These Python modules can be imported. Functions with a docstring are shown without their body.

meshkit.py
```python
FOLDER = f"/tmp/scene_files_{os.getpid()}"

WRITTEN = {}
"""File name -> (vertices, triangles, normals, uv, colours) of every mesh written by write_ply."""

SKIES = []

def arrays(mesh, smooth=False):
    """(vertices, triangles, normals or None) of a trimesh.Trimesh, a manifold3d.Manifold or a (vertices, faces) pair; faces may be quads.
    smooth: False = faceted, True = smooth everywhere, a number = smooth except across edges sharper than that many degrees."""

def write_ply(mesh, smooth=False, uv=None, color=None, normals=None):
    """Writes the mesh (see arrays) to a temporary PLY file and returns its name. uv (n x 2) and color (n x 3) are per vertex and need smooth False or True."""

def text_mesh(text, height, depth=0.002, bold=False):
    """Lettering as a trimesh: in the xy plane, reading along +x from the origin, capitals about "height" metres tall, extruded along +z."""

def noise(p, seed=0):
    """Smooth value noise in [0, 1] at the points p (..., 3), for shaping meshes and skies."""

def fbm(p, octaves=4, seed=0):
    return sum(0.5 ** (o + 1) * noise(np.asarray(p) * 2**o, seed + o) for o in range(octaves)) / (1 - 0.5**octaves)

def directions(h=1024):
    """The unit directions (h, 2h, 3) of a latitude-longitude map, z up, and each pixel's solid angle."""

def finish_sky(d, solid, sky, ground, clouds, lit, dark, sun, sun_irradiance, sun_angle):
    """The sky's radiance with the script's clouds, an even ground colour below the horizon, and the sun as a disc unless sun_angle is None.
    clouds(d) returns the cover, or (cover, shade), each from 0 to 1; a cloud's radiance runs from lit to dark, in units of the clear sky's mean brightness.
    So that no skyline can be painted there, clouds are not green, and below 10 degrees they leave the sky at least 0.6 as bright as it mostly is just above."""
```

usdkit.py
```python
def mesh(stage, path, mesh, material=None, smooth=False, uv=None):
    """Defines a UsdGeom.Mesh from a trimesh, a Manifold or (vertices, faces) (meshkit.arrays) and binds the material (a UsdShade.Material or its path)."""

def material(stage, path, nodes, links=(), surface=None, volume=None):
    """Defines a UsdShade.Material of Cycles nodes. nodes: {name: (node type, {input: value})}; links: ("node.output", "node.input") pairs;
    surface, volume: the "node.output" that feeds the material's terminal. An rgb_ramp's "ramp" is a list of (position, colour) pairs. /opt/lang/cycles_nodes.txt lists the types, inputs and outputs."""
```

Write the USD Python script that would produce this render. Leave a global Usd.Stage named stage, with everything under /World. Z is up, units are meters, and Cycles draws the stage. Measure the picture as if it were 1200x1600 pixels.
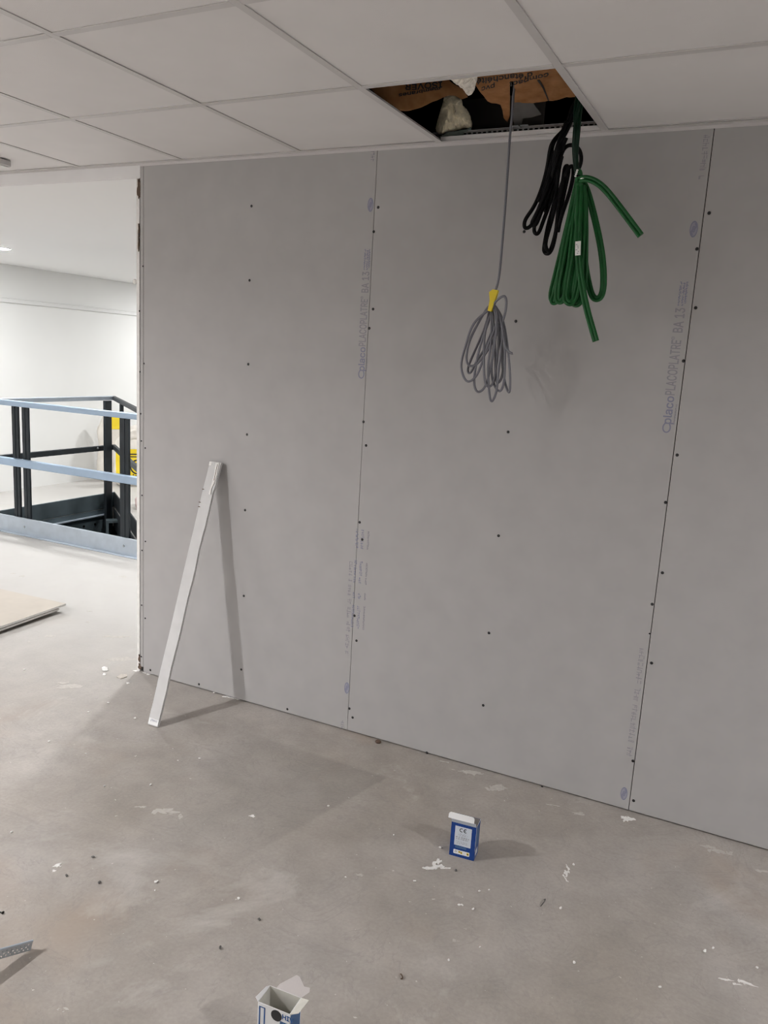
import math, random
import numpy as np, trimesh
import shapely
from shapely.geometry import Polygon, Point, LineString
from shapely import affinity
from scipy.interpolate import CubicSpline
import usdkit, meshkit
from pxr import Usd, UsdGeom, Gf

random.seed(7)
rng = np.random.default_rng(7)
stage = Usd.Stage.CreateInMemory()
UsdGeom.SetStageUpAxis(stage, 'Z')
UsdGeom.SetStageMetersPerUnit(stage, 1.0)
UsdGeom.Xform.Define(stage, '/World')
UsdGeom.Scope.Define(stage, '/World/Looks')

# ---------------------------------------------------------------- camera, exposure
F, YAW, PITCH, ROLL, CY, CZ, H = 1244.84, .446444, -.189069, .058225, 2.879, 1.6047, 2.394
EXPOSURE = 0.0
fw = np.array([-math.sin(YAW)*math.cos(PITCH), math.cos(YAW)*math.cos(PITCH), math.sin(PITCH)])
_r = np.cross(fw, [0, 0, 1]); _r /= np.linalg.norm(_r); _u = np.cross(_r, fw)
rt = math.cos(ROLL)*_r + math.sin(ROLL)*_u
up = -math.sin(ROLL)*_r + math.cos(ROLL)*_u
EYE = np.array([0, -CY, CZ])
cam = UsdGeom.Camera.Define(stage, '/World/camera')
cam.AddTransformOp().Set(Gf.Matrix4d(*rt, 0, *up, 0, *(-fw), 0, *EYE, 1))
cam.CreateHorizontalApertureAttr(36.0)
cam.CreateVerticalApertureAttr(48.0)
cam.CreateFocalLengthAttr(36.0*F/1200)
cam.CreateClippingRangeAttr(Gf.Vec2f(.05, 100))
cam.CreateExposureAttr(EXPOSURE)

# lamp strengths (recessed ceiling downlights; the side one is added fill)
LAMP_FRONT_LEFT, LAMP_FRONT_RIGHT, FILL_SIDE, LAMP_STAIR, LAMP_FAR = 2650.0, 1420.0, 40.0, 880.0, 760.0
LAMP_COLOR = (.99, .985, 1.0)
FAR_COLOR = (.985, .995, 1.0)

def ray(x, y): return fw + rt*(x-600)/F - up*(y-800)/F
def Z(x, y, z=0.0): d = ray(x, y); return EYE + d*(z-EYE[2])/d[2]      # where a sight line meets a level
def Y(x, y, v=0.0): d = ray(x, y); return EYE + d*(v-EYE[1])/d[1]      # ... or a plane parallel to the long wall
def X(x, y, v=0.0): d = ray(x, y); return EYE + d*(v-EYE[0])/d[0]

# ---------------------------------------------------------------- prim helpers
used = {}
def numbered(parent, name):
    k = used.get((parent, name), 0); used[(parent, name)] = k+1
    return f'{parent}/{name}' + (f'_{k:03d}' if k else '')
def tag(p, label=None, cat=None, group=None, kind=None):
    p = p.GetPrim() if hasattr(p, 'GetPrim') else p
    for k, v in (('label', label), ('category', cat), ('group', group), ('kind', kind)):
        if v: p.SetCustomDataByKey(k, v)
    return p
def obj(name, mesh, mat, parent=None, smooth=False, label=None, kind=None):
    base = '/World' if parent is None else str(parent.GetPath())
    m = usdkit.mesh(stage, numbered(base, name), mesh, M[mat], smooth=smooth).GetPrim()
    return tag(m, label=label, kind=kind)
def thing(name, label, cat=None, group=None, kind=None, loc=(0, 0, 0), rz=0.0):
    x = UsdGeom.Xform.Define(stage, numbered('/World', name))
    if any(loc): x.AddTranslateOp().Set(Gf.Vec3d(*map(float, loc)))
    if rz: x.AddRotateZOp().Set(math.degrees(rz))
    return tag(x, label, cat, group, kind)

# ---------------------------------------------------------------- mesh helpers
cat_ = trimesh.util.concatenate
def box(x0, x1, y0, y1, z0, z1):
    b = trimesh.creation.box(extents=(abs(x1-x0), abs(y1-y0), abs(z1-z0)))
    b.apply_translation(((x0+x1)/2, (y0+y1)/2, (z0+z1)/2)); return b
def bbox(x0, x1, y0, y1, z0, z1, c=.003):
    P = []
    for x, sx in ((x0, 1), (x1, -1)):
        for y, sy in ((y0, 1), (y1, -1)):
            for z, sz in ((z0, 1), (z1, -1)):
                P += [(x+sx*c, y+sy*c, z), (x+sx*c, y, z+sz*c), (x, y+sy*c, z+sz*c)]
    return trimesh.convex.convex_hull(np.array(P))
def xf(m, ax, az=0, ay=0):
    m = m.copy(); return m
def frame(o, ex, ey, ez):
    T = np.eye(4); T[:3, 0], T[:3, 1], T[:3, 2], T[:3, 3] = ex, ey, ez, o; return T
def placed(m, T): m = m.copy(); m.apply_transform(T); return m
def unit(v): v = np.asarray(v, float); return v/np.linalg.norm(v)
def beam(a, b, w, h, c=.002):
    """bar of width w (level) and height h from a to b (centre line)"""
    a, b = np.asarray(a, float), np.asarray(b, float); L = np.linalg.norm(b-a); ex = (b-a)/L
    ey = unit(np.cross([0, 0, 1], ex)) if abs(ex[2]) < .99 else np.array([0, 1., 0]); ez = np.cross(ex, ey)
    return placed(bbox(0, L, -w/2, w/2, -h/2, h/2, c), frame(a, ex, ey, ez))
def spline(pts, n=8):
    P = np.array(pts, float); d = np.r_[0, np.cumsum(np.sqrt(np.linalg.norm(np.diff(P, axis=0), axis=1))+1e-6)]
    return CubicSpline(d, P)(np.interp(np.linspace(0, len(P)-1, (len(P)-1)*n+1), np.arange(len(P)), d))
def sweep(path, prof, ref):
    """closed 2-D profile (a along the side, b along the normal) swept on a path; ref = direction the flat side looks to"""
    P = np.asarray(path, float); n = len(P); t = np.gradient(P, axis=0); t /= np.linalg.norm(t, axis=1)[:, None]+1e-12
    side = np.cross(t, ref)
    for i in range(n):
        if np.linalg.norm(side[i]) < .15: side[i] = side[i-1] if i else np.array([1., 0, 0])
        side[i] = unit(side[i] - t[i]*(side[i]@t[i]))
        if i and side[i]@side[i-1] < 0 and False: side[i] *= -1
    nor = np.cross(side, t); k = len(prof); prof = np.asarray(prof, float)
    V = (P[:, None] + prof[None, :, 0, None]*side[:, None] + prof[None, :, 1, None]*nor[:, None]).reshape(-1, 3)
    Fc = []
    for i in range(n-1):
        for j in range(k):
            a, b = i*k+j, i*k+(j+1) % k; Fc += [(a, b, b+k), (a, b+k, a+k)]
    V = np.vstack([V, P[0], P[-1]])
    for j in range(k):
        Fc += [(n*k, (j+1) % k, j), (n*k+1, (n-1)*k+j, (n-1)*k+(j+1) % k)]
    m = trimesh.Trimesh(V, Fc, process=False); trimesh.repair.fix_normals(m); return m
def tube(path, r, k=10):
    """parallel-transport tube"""
    P = np.asarray(path, float); n = len(P); t = np.gradient(P, axis=0); t /= np.linalg.norm(t, axis=1)[:, None]+1e-12
    s = unit(np.cross(t[0], [.3, 1, .2])); V = []
    for i in range(n):
        s = unit(s - t[i]*(s@t[i])); q = np.cross(t[i], s)
        for j in range(k):
            a = 2*math.pi*j/k; V.append(P[i]+r*(math.cos(a)*s+math.sin(a)*q))
    Fc = []
    for i in range(n-1):
        for j in range(k):
            a, b = i*k+j, i*k+(j+1) % k; Fc += [(a, b, b+k), (a, b+k, a+k)]
    V += [P[0], P[-1]]
    for j in range(k): Fc += [(n*k, (j+1) % k, j), (n*k+1, (n-1)*k+j, (n-1)*k+(j+1) % k)]
    return trimesh.Trimesh(np.array(V), Fc, process=False)
def ext(poly, h):
    g = [poly] if poly.geom_type == 'Polygon' else list(poly.geoms)
    return cat_([trimesh.creation.extrude_polygon(q, h, engine='earcut') for q in g if q.area > 1e-9])
def mapped(poly, thick, fn, size):
    """a thin sheet of outline poly, subdivided, each point (u, v, w) sent through fn"""
    m = ext(poly, thick); v, f = trimesh.remesh.subdivide_to_size(m.vertices, m.faces, size, max_iter=14)
    m = trimesh.Trimesh(v, f); m.merge_vertices(); m.vertices = fn(m.vertices); return m
def wall_text(s, h, o, depth=.0004, bold=False, rot=True):
    """lettering on the long wall reading upwards (rot) or along +x"""
    m = meshkit.text_mesh(s, h, depth, bold)
    T = frame(o, (0, 0, 1), (-1, 0, 0), (0, -1, 0)) if rot else frame(o, (1, 0, 0), (0, 0, 1), (0, -1, 0))
    m.apply_transform(T); return m
def blob_poly(cx, cy, rx, ry, seed, n=26, rough=.45, ang=0):
    g = np.random.default_rng(seed); a = np.linspace(0, 2*math.pi, n, endpoint=False)
    rr = 1+rough*(g.random(n)-.5)*2; rr = (rr+np.roll(rr, 1))/2
    p = np.c_[rx*rr*np.cos(a), ry*rr*np.sin(a)]; c, s = math.cos(ang), math.sin(ang)
    return Polygon(p@np.array([[c, s], [-s, c]])+[cx, cy]).buffer(0)

# ---------------------------------------------------------------- materials
M = {}
def mat(name, nodes, links, surface): M[name] = usdkit.material(stage, f'/World/Looks/{name}', nodes, links, surface)
def plain(name, col, rough=.6, metal=0, spec=.5, noise=0., scale=30., bump=0., bscale=400., **k):
    nodes = {'p': ('principled_bsdf', {'base_color': col, 'roughness': rough, 'metallic': metal, 'specular_ior_level': spec, **k})}
    links = []
    if noise or bump: nodes['g'] = ('geometry', {})
    if noise:
        c = np.array(col)
        nodes['n'] = ('noise_texture', {'scale': scale, 'detail': 4.0})
        nodes['r'] = ('rgb_ramp', {'ramp': [(.3, tuple(c*(1-noise))), (.7, tuple(np.minimum(c*(1+noise), 1)))]})
        links += [('g.position', 'n.vector'), ('n.fac', 'r.fac'), ('r.color', 'p.base_color')]
    if bump:
        nodes['bn'] = ('noise_texture', {'scale': bscale, 'detail': 3.0}); nodes['b'] = ('bump', {'strength': bump, 'distance': .002})
        links += [('g.position', 'bn.vector'), ('bn.fac', 'b.height'), ('b.normal', 'p.normal')]
    mat(name, nodes, links, 'p.BSDF')
plain('plasterboard', (.388, .376, .370), .75, spec=.25, noise=.035, scale=9, bump=.12, bscale=260)
plain('board_edge', (.62, .60, .575), .85, spec=.2, noise=.06, scale=60)
plain('gypsum_white', (.74, .725, .70), .85, spec=.2, noise=.05, scale=50, bump=.25, bscale=150)
plain('offcut_face', (.545, .54, .535), .75, spec=.25, noise=.03, scale=25)
plain('tile', (.71, .69, .685), .9, spec=.15, noise=.02, scale=5, bump=.25, bscale=700)
plain('grid_white', (.56, .54, .535), .45, spec=.4)
plain('lintel_white', (.72, .71, .71), .7, spec=.2, noise=.02, scale=8)
plain('white_paint', (.75, .75, .735), .8, spec=.2, noise=.01, scale=3)
plain('far_ceiling', (.82, .815, .81), .7, spec=.25)
plain('shadow_line_grey', (.70, .70, .69), .8, spec=.2)
plain('plaster', (.80, .785, .76), .9, spec=.2, noise=.08, scale=120, bump=.3, bscale=300)
plain('chip_tan', (.50, .46, .41), .9, noise=.1, scale=90)
plain('screw_black', (.008, .008, .009), .45)
plain('joint_dark', (.03, .028, .027), .9)
plain('print_blue', (.235, .24, .312), .8, spec=.2)
plain('print_fill', (.305, .308, .358), .8, spec=.2)
plain('dust_faint', (.50, .475, .44), .9, spec=.2, noise=.08, scale=80)
plain('board_cream', (.50, .455, .40), .8, spec=.2, noise=.03, scale=10)
plain('print_grey', (.275, .268, .29), .8, spec=.2)
plain('galvanised', (.50, .56, .63), .38, metal=.55, noise=.06, scale=14)
plain('rail_blue', (.37, .48, .62), .35, metal=.2, noise=.04, scale=9)
plain('post_dark', (.016, .022, .027), .5, metal=.2, noise=.2, scale=12)
plain('steel_teal', (.12, .155, .17), .5, metal=.4, noise=.12, scale=10)
plain('steel_dark', (.02, .024, .028), .5, metal=.2)
plain('bead_metal', (.46, .49, .52), .4, metal=.6, noise=.05, scale=40)
plain('track_metal', (.30, .29, .29), .4, metal=.6, noise=.08, scale=40)
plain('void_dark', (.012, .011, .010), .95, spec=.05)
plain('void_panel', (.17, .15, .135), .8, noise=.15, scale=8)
plain('hanger_grey', (.12, .115, .11), .55, metal=.2, noise=.15, scale=20)
plain('grey_cable', (.17, .172, .195), .5, spec=.35)
plain('black_cable', (.002, .002, .0025), .6, spec=.15)
plain('green_cable', (.005, .080, .017), .45, spec=.3, noise=.08, scale=20)
plain('green_cable_shaded', (.002, .016, .007), .5, spec=.2)  # upper green leads: the dimness of the hole is put into this colour
plain('yellow_tape', (.78, .60, .03), .45)
plain('white_tag', (.74, .74, .72), .5)
plain('ink_black', (.02, .02, .022), .6)
plain('box_blue', (.007, .043, .215), .42, spec=.4, noise=.05, scale=60)
plain('box_blue_light', (.05, .12, .26), .5)
plain('card_white', (.74, .74, .74), .6, spec=.3)
plain('label_pale', (.56, .60, .66), .55)
plain('card_grey', (.30, .275, .255), .85, spec=.2, noise=.06, scale=60)
plain('card_cream', (.60, .585, .53), .8, spec=.2, noise=.04, scale=60)
plain('icon_yellow', (.58, .42, .02), .5)
plain('ink_blue', (.03, .10, .28), .5)
plain('ink_grey', (.36, .37, .40), .6)
plain('sack_white', (.70, .66, .60), .8, noise=.05, scale=8, bump=.3, bscale=60)
plain('sack_yellow', (.80, .60, .015), .6, noise=.04, scale=10)
plain('sack_pink', (.55, .42, .40), .8, noise=.12, scale=25, bump=.4, bscale=60)
plain('wool_cream', (.85, .77, .58), 1.0, spec=.05, noise=.18, scale=45, bump=.8, bscale=180)
plain('wool_white', (.86, .82, .74), 1.0, spec=.05, noise=.10, scale=45, bump=.8, bscale=180)
plain('film_green', (.07, .095, .08), .5, noise=.3, scale=40)
plain('rust_brown', (.10, .065, .045), .9, noise=.2, scale=60)
plain('concrete_dark', (.10, .10, .10), .9, noise=.1, scale=6)
mat('kraft', {'g': ('geometry', {}), 'n': ('noise_texture', {'scale': 22.0, 'detail': 5.0}),
              'r': ('rgb_ramp', {'ramp': [(.3, (.26, .115, .042)), (.7, (.40, .20, .085))]}),
              'p': ('principled_bsdf', {'roughness': .7, 'specular_ior_level': .25})},
    [('g.position', 'n.vector'), ('n.fac', 'r.fac'), ('r.color', 'p.base_color')], 'p.BSDF')
mat('clear_film', {'p': ('principled_bsdf', {'base_color': (.74, .70, .69), 'roughness': .3}), 't': ('transparent_bsdf', {'color': (.93, .92, .92)}), 'x': ('mix_closure', {'fac': .42})},
    [('t.BSDF', 'x.closure1'), ('p.BSDF', 'x.closure2')], 'x.closure')
def emit(name, col, s): mat(name, {'e': ('emission', {'color': col, 'strength': s})}, [], 'e.emission')
emit('lamp_front_left', LAMP_COLOR, LAMP_FRONT_LEFT*1.56)
emit('lamp_front_right', LAMP_COLOR, LAMP_FRONT_RIGHT*1.56)
emit('fill_side', LAMP_COLOR, FILL_SIDE)
emit('lamp_stair', FAR_COLOR, LAMP_STAIR)
emit('lamp_far', FAR_COLOR, LAMP_FAR)
# bare dusty screed: mottled tones, scuffs, rusty stains, a darker poured patch near the wall, wiped-on plaster dust, paler to the far left
P1, P2, P3 = Z(463, 1166), Z(612, 1214), Z(418, 1325)
def floor_material():
    N, L = {}, []
    def n(k, t, **i): N[k] = (t, i)
    n('g', 'geometry'); n('sx', 'separate_xyz'); L.append(('g.position', 'sx.vector'))
    def noise(k, s, d=4.0, r=.55, dist=0.): n(k, 'noise_texture', scale=s, detail=d, roughness=r, distortion=dist); L.append(('g.position', k+'.vector'))
    noise('big', 1.3, 4.0); noise('mid', 6.0, 5.0, .6); noise('fine', 90.0, 3.0); noise('dust', 2.1, 6.0, .65, .6); noise('stain', 1.7, 3.0, .5); noise('scuff', 3.2, 5.0, .6, 2.5); noise('speck', 55.0, 2.0)
    n('c0', 'rgb_ramp', ramp=[(.32, (.345, .308, .272)), (.5, (.388, .355, .322)), (.68, (.425, .395, .367))]); L.append(('big.fac', 'c0.fac'))
    n('c1', 'rgb_ramp', ramp=[(.3, (.86, .86, .86)), (.7, (1.08, 1.08, 1.08))]); L.append(('mid.fac', 'c1.fac'))
    n('m1', 'mix', mix_type='multiply', fac=1.0); L += [('c0.color', 'm1.color1'), ('c1.color', 'm1.color2')]
    n('c2', 'rgb_ramp', ramp=[(.3, (.94, .94, .94)), (.7, (1.05, 1.05, 1.05))]); L.append(('fine.fac', 'c2.fac'))
    n('m2', 'mix', mix_type='multiply', fac=1.0); L += [('m1.color', 'm2.color1'), ('c2.color', 'm2.color2')]
    n('sr', 'rgb_ramp', ramp=[(.57, (0, 0, 0)), (.76, (.75, .75, .75))]); L.append(('stain.fac', 'sr.fac'))
    n('m3', 'mix', mix_type='mix', color2=(.36, .285, .225)); L += [('sr.color', 'm3.fac'), ('m2.color', 'm3.color1')]
    n('kr', 'rgb_ramp', ramp=[(.485, (0, 0, 0)), (.5, (.35, .35, .35)), (.515, (0, 0, 0))]); L.append(('scuff.fac', 'kr.fac'))
    n('m4', 'mix', mix_type='mix', color2=(.27, .25, .235)); L += [('kr.color', 'm4.fac'), ('m3.color', 'm4.color1')]
    n('dr', 'rgb_ramp', ramp=[(.60, (0, 0, 0)), (.74, (.55, .55, .55))]); L.append(('dust.fac', 'dr.fac'))
    n('m5', 'mix', mix_type='mix', color2=(.60, .575, .54)); L += [('dr.color', 'm5.fac'), ('m4.color', 'm5.color1')]
    n('pr', 'rgb_ramp', ramp=[(.735, (0, 0, 0)), (.755, (.7, .7, .7))]); L.append(('speck.fac', 'pr.fac'))
    n('m6', 'mix', mix_type='mix', color2=(.66, .64, .60)); L += [('pr.color', 'm6.fac'), ('m5.color', 'm6.color1')]
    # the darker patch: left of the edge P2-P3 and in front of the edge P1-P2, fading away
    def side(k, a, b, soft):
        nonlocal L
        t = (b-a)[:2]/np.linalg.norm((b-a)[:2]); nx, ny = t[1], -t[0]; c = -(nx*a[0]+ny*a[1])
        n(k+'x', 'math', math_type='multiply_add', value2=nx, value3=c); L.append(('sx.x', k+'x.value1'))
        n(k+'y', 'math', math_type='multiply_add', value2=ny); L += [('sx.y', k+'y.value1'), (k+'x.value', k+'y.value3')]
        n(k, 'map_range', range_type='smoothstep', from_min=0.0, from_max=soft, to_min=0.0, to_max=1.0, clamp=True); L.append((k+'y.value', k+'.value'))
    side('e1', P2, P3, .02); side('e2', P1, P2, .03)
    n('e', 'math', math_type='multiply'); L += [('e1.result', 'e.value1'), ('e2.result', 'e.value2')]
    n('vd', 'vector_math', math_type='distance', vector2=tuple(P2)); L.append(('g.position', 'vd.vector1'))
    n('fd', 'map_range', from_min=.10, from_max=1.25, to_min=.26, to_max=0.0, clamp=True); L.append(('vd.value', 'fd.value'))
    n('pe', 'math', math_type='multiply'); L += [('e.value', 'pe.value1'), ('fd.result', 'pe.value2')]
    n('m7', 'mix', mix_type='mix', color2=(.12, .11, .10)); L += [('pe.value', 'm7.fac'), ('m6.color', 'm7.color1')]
    n('dx', 'map_range', range_type='smoothstep', from_min=-1.9, from_max=-3.1, to_min=0.0, to_max=1.0, clamp=True); L.append(('sx.x', 'dx.value'))  # base tone turns paler toward the far left
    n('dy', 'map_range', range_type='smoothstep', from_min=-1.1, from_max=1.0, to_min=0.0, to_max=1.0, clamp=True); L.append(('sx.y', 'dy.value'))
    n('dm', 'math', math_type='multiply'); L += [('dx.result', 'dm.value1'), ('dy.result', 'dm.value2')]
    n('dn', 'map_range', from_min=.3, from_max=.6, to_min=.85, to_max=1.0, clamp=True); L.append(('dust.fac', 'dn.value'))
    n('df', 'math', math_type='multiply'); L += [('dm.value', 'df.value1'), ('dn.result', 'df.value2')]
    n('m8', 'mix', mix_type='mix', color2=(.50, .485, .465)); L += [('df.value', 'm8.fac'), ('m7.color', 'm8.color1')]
    n('b', 'bump', strength=.15, distance=.002); L.append(('fine.fac', 'b.height'))
    n('p', 'principled_bsdf', roughness=.62, specular_ior_level=.3); L += [('m8.color', 'p.base_color'), ('b.normal', 'p.normal')]
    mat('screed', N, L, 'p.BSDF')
floor_material()

# ================================================================ THE SETTING
XL, XR, YF, YB = -7.22, 3.2, -5.4, 7.0           # left, right, front (behind the camera), back
WX, WT = -2.676, .11                              # left end of the long wall, its thickness
A_, B_, C_ = (-5.83, 1.661), (-4.10, 1.661), (-5.83, 3.03)     # the stairwell's corners
outline = Polygon([(XL, YF), (XR, YF), (XR, YB), (XL, YB)])
well = Polygon([A_, B_, C_])
fl = ext(outline.difference(well), .20); fl.apply_translation((0, 0, -.20))
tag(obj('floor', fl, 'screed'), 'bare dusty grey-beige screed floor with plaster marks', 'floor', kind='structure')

# ---- long plasterboard wall
wall = thing('wall_back', 'grey plasterboard partition wall with unfilled joints and black screws', 'wall', kind='structure')
obj('stud_core', box(WX+.004, XR, .0135, WT-.0125, 0, H+.02), 'joint_dark', wall)
J1, J2, J3 = -1.4945, -.2955, .9045
ZT = H+.001
def board(x0, x1, z0=.006, z1=ZT): return bbox(x0, x1, 0, .0125, z0, z1, .0012)
obj('edge_strip', board(WX, -2.6580, .03), 'plasterboard', wall)
boards = []
for x0, x1 in ((-2.6565, J1-.0006), (J1+.0006, J2-.0012), (J2+.0012, J3-.0015), (J3+.0015, 2.1), (2.103, XR)):
    boards.append(obj('plasterboard', board(x0, x1), 'plasterboard', wall))
obj('plasterboard', box(WX, XR, WT-.0125, WT, 0, H), 'white_paint', wall, label='white painted rear face')
jm = box(-2.7035, -2.6855, .006, WT+.004, 0, 2.336)
obj('jamb_board', jm, 'gypsum_white', wall, label='white cut board edge closing the wall end')
chip = ext(blob_poly(0, 0, .010, .030, 5, rough=.5), .004)
for (px, py, sx, sz) in ((218, 294, .9, 1.5), (217.6, 360, .35, 1.1), (217.2, 380, .3, 1.2), (204+14.5, 1028, .55, .7), (219, 1041, .8, .55)):
    q = Y(px, py, .004); obj('chip', placed(chip, frame(q, (sx, 0, 0), (0, 0, sz), (0, -1, 0))), 'rust_brown', wall, label='brown broken spot at the wall end')
obj('plaster_lump', placed(trimesh.creation.icosphere(subdivisions=2, radius=.009), frame(Y(210.5, 440, .05), (1.3, 0, 0), (0, 1, 0), (0, 0, 1.3))), 'gypsum_white', wall, smooth=True)
lp = np.array([(0, 0), (.005, .0005), (.0045, .0015), (.002, .0024), (0, .0028)])
scr = trimesh.creation.revolve(lp[::-1], sections=12); scr.apply_transform(frame((0, 0, 0), (1, 0, 0), (0, 0, 1), (0, -1, 0))); trimesh.repair.fix_normals(scr)
SCREWS = [(217.6, 366), (223.4, 416), (218, 486), (225, 568), (218.8, 581), (220, 646.5), (221, 689), (227, 700), (222, 774), (227.3, 846), (222, 860), (221.5, 945.6), (227, 966), (221, 1026), (235, 1047),
          (393, 322), (390, 438), (388, 569), (386, 679), (383, 797), (381, 931), (377, 1046), (311, 1069), (449, 1108),
          (591, 324), (584, 362), (583, 483), (577, 513), (568, 659), (572, 696), (562, 816), (566, 843), (554, 962), (557, 1001), (546, 1107), (551, 1121),
          (819, 362), (806, 502), (794, 675), (779, 837), (764, 989), (755, 1102), (667, 1176), (847, 1230),
          (1108, 333), (1089, 389), (1087, 481), (1068, 564), (1058, 711), (1040, 785), (1035, 895), (1019, 944), (1015, 990), (1018, 1036), (989, 1189), (990, 1251), (1150, 1319)]
for px, py in SCREWS:
    q = Y(px, py); s = scr.copy(); s.apply_scale(1.12)
    if px < 230: s.apply_scale(.75)
    if (px, py) == (1015, 990): s.apply_scale(.6)
    s.apply_translation(q); obj('screw', s, 'screw_black', wall, smooth=40)
# printing on the boards
def stroke_text(z0, z1, x, h, seed, mat_, gap=.15):
    """a run of stamped characters too blurred to read: a few strokes for each"""
    g = np.random.default_rng(seed); parts = []; z = z0; cw = h*.62
    while z < z1:
        if g.random() > gap:
            for _ in range(3):
                if g.random() < .5: a = g.random()*.75*h; parts.append(box(x-h, x-h+h*(.5+.5*g.random()), -.0004-.0002*g.random(), .0002, *(lambda q: (q, q+.0016))(z+cw*g.random()*.8)))
                else: a = h*g.random()*.85; parts.append(box(x-h+a, x-h+a+.0022, -.0004-.0002*g.random(), .0002, z, z+cw*.8))
        z += cw
    return obj('stamped_marks', cat_(parts), mat_, wall)
def logo(c, rx, rz):
    a = np.linspace(0, 2*math.pi, 32, endpoint=False); E = lambda k: Polygon(np.c_[k*rx*np.cos(a), k*rz*np.sin(a)])
    t = np.linspace(-1, 1, 15); S = LineString(np.c_[rx*.55*np.sin(t*2.6), rz*.62*t]).buffer(.0028)
    m = ext(E(1).difference(E(.80)).union(S).union(E(.42).difference(E(.2))), .0006); m.apply_transform(frame((c[0], 0.0001, c[2]), (1, 0, 0), (0, 0, 1), (0, -1, 0)))
    st = obj('oval_stamp', m, 'print_blue', wall)
    f_ = ext(E(.9), .0003); f_.apply_transform(frame((c[0], 0.0001, c[2]), (1, 0, 0), (0, 0, 1), (0, -1, 0))); obj('stamp_ground', f_, 'print_fill', st)
for px, py in ((579, 320), (542, 1075), (1084, 358), (975, 1240)): logo(Y(px, py), .0125, .026)
for xc, z0 in ((-1.503, 1.533), (-.316, 1.423)):
    y = .0001
    parts = [wall_text('placo', .027, (xc, y, z0+.018), bold=True)]
    a = np.linspace(.2*math.pi, 1.75*math.pi, 14); sw = LineString(np.c_[.016*np.cos(a), .012*np.sin(a)]).buffer(.0022)
    m = ext(sw, .0004); m.apply_transform(frame((xc-.012, y, z0+.008), (0, 0, 1), (-1, 0, 0), (0, -1, 0))); parts.append(m)
    obj('printed_name', cat_(parts), 'print_blue', wall)
    t1 = wall_text('PLACOPLATRE', .030, (xc, y, z0+.115), bold=True); zz = t1.bounds[:, 2]; k = .182/(zz[1]-zz[0]); t1.vertices[:, 2] = zz[0]+(t1.vertices[:, 2]-zz[0])*k
    reg = wall_text('\u00ae', .014, (xc-.018, y, z0+.30))
    t2 = wall_text('BA 13', .030, (xc, y, z0+.322), bold=True); zz = t2.bounds[:, 2]; k = .080/(zz[1]-zz[0]); t2.vertices[:, 2] = zz[0]+(t2.vertices[:, 2]-zz[0])*k
    obj('printed_name', cat_([t1, reg, t2]), 'print_grey', wall)
    stroke_text(z0+.412, z0+.49, xc-.019, .007, 3, 'print_blue', .05); stroke_text(z0+.412, z0+.49, xc-.009, .006, 4, 'print_blue', .05); stroke_text(z0+.42, z0+.49, xc, .006, 5, 'print_blue', .05)
    stroke_text(z0+.02, z0+.085, xc+.012, .004, 6, 'print_grey', .1)
zA, zB = Y(984, 1182)[2], Y(1004, 1014)[2]
stroke_text(zA, zB, -.305, .022, 11, 'print_grey', .12)
stroke_text(Y(1095, 280)[2], Y(1104, 215)[2], -.305, .020, 12, 'print_grey', .12)
stroke_text(Y(545, 1022)[2], Y(556, 880)[2], -1.506, .020, 13, 'print_grey', .15)
stroke_text(Y(583, 252)[2], Y(584, 236)[2], -1.505, .018, 14, 'print_grey', .1)
stroke_text(Y(540, 1140)[2], Y(540, 1130)[2], -1.505, .022, 15, 'print_grey', .1)
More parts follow.
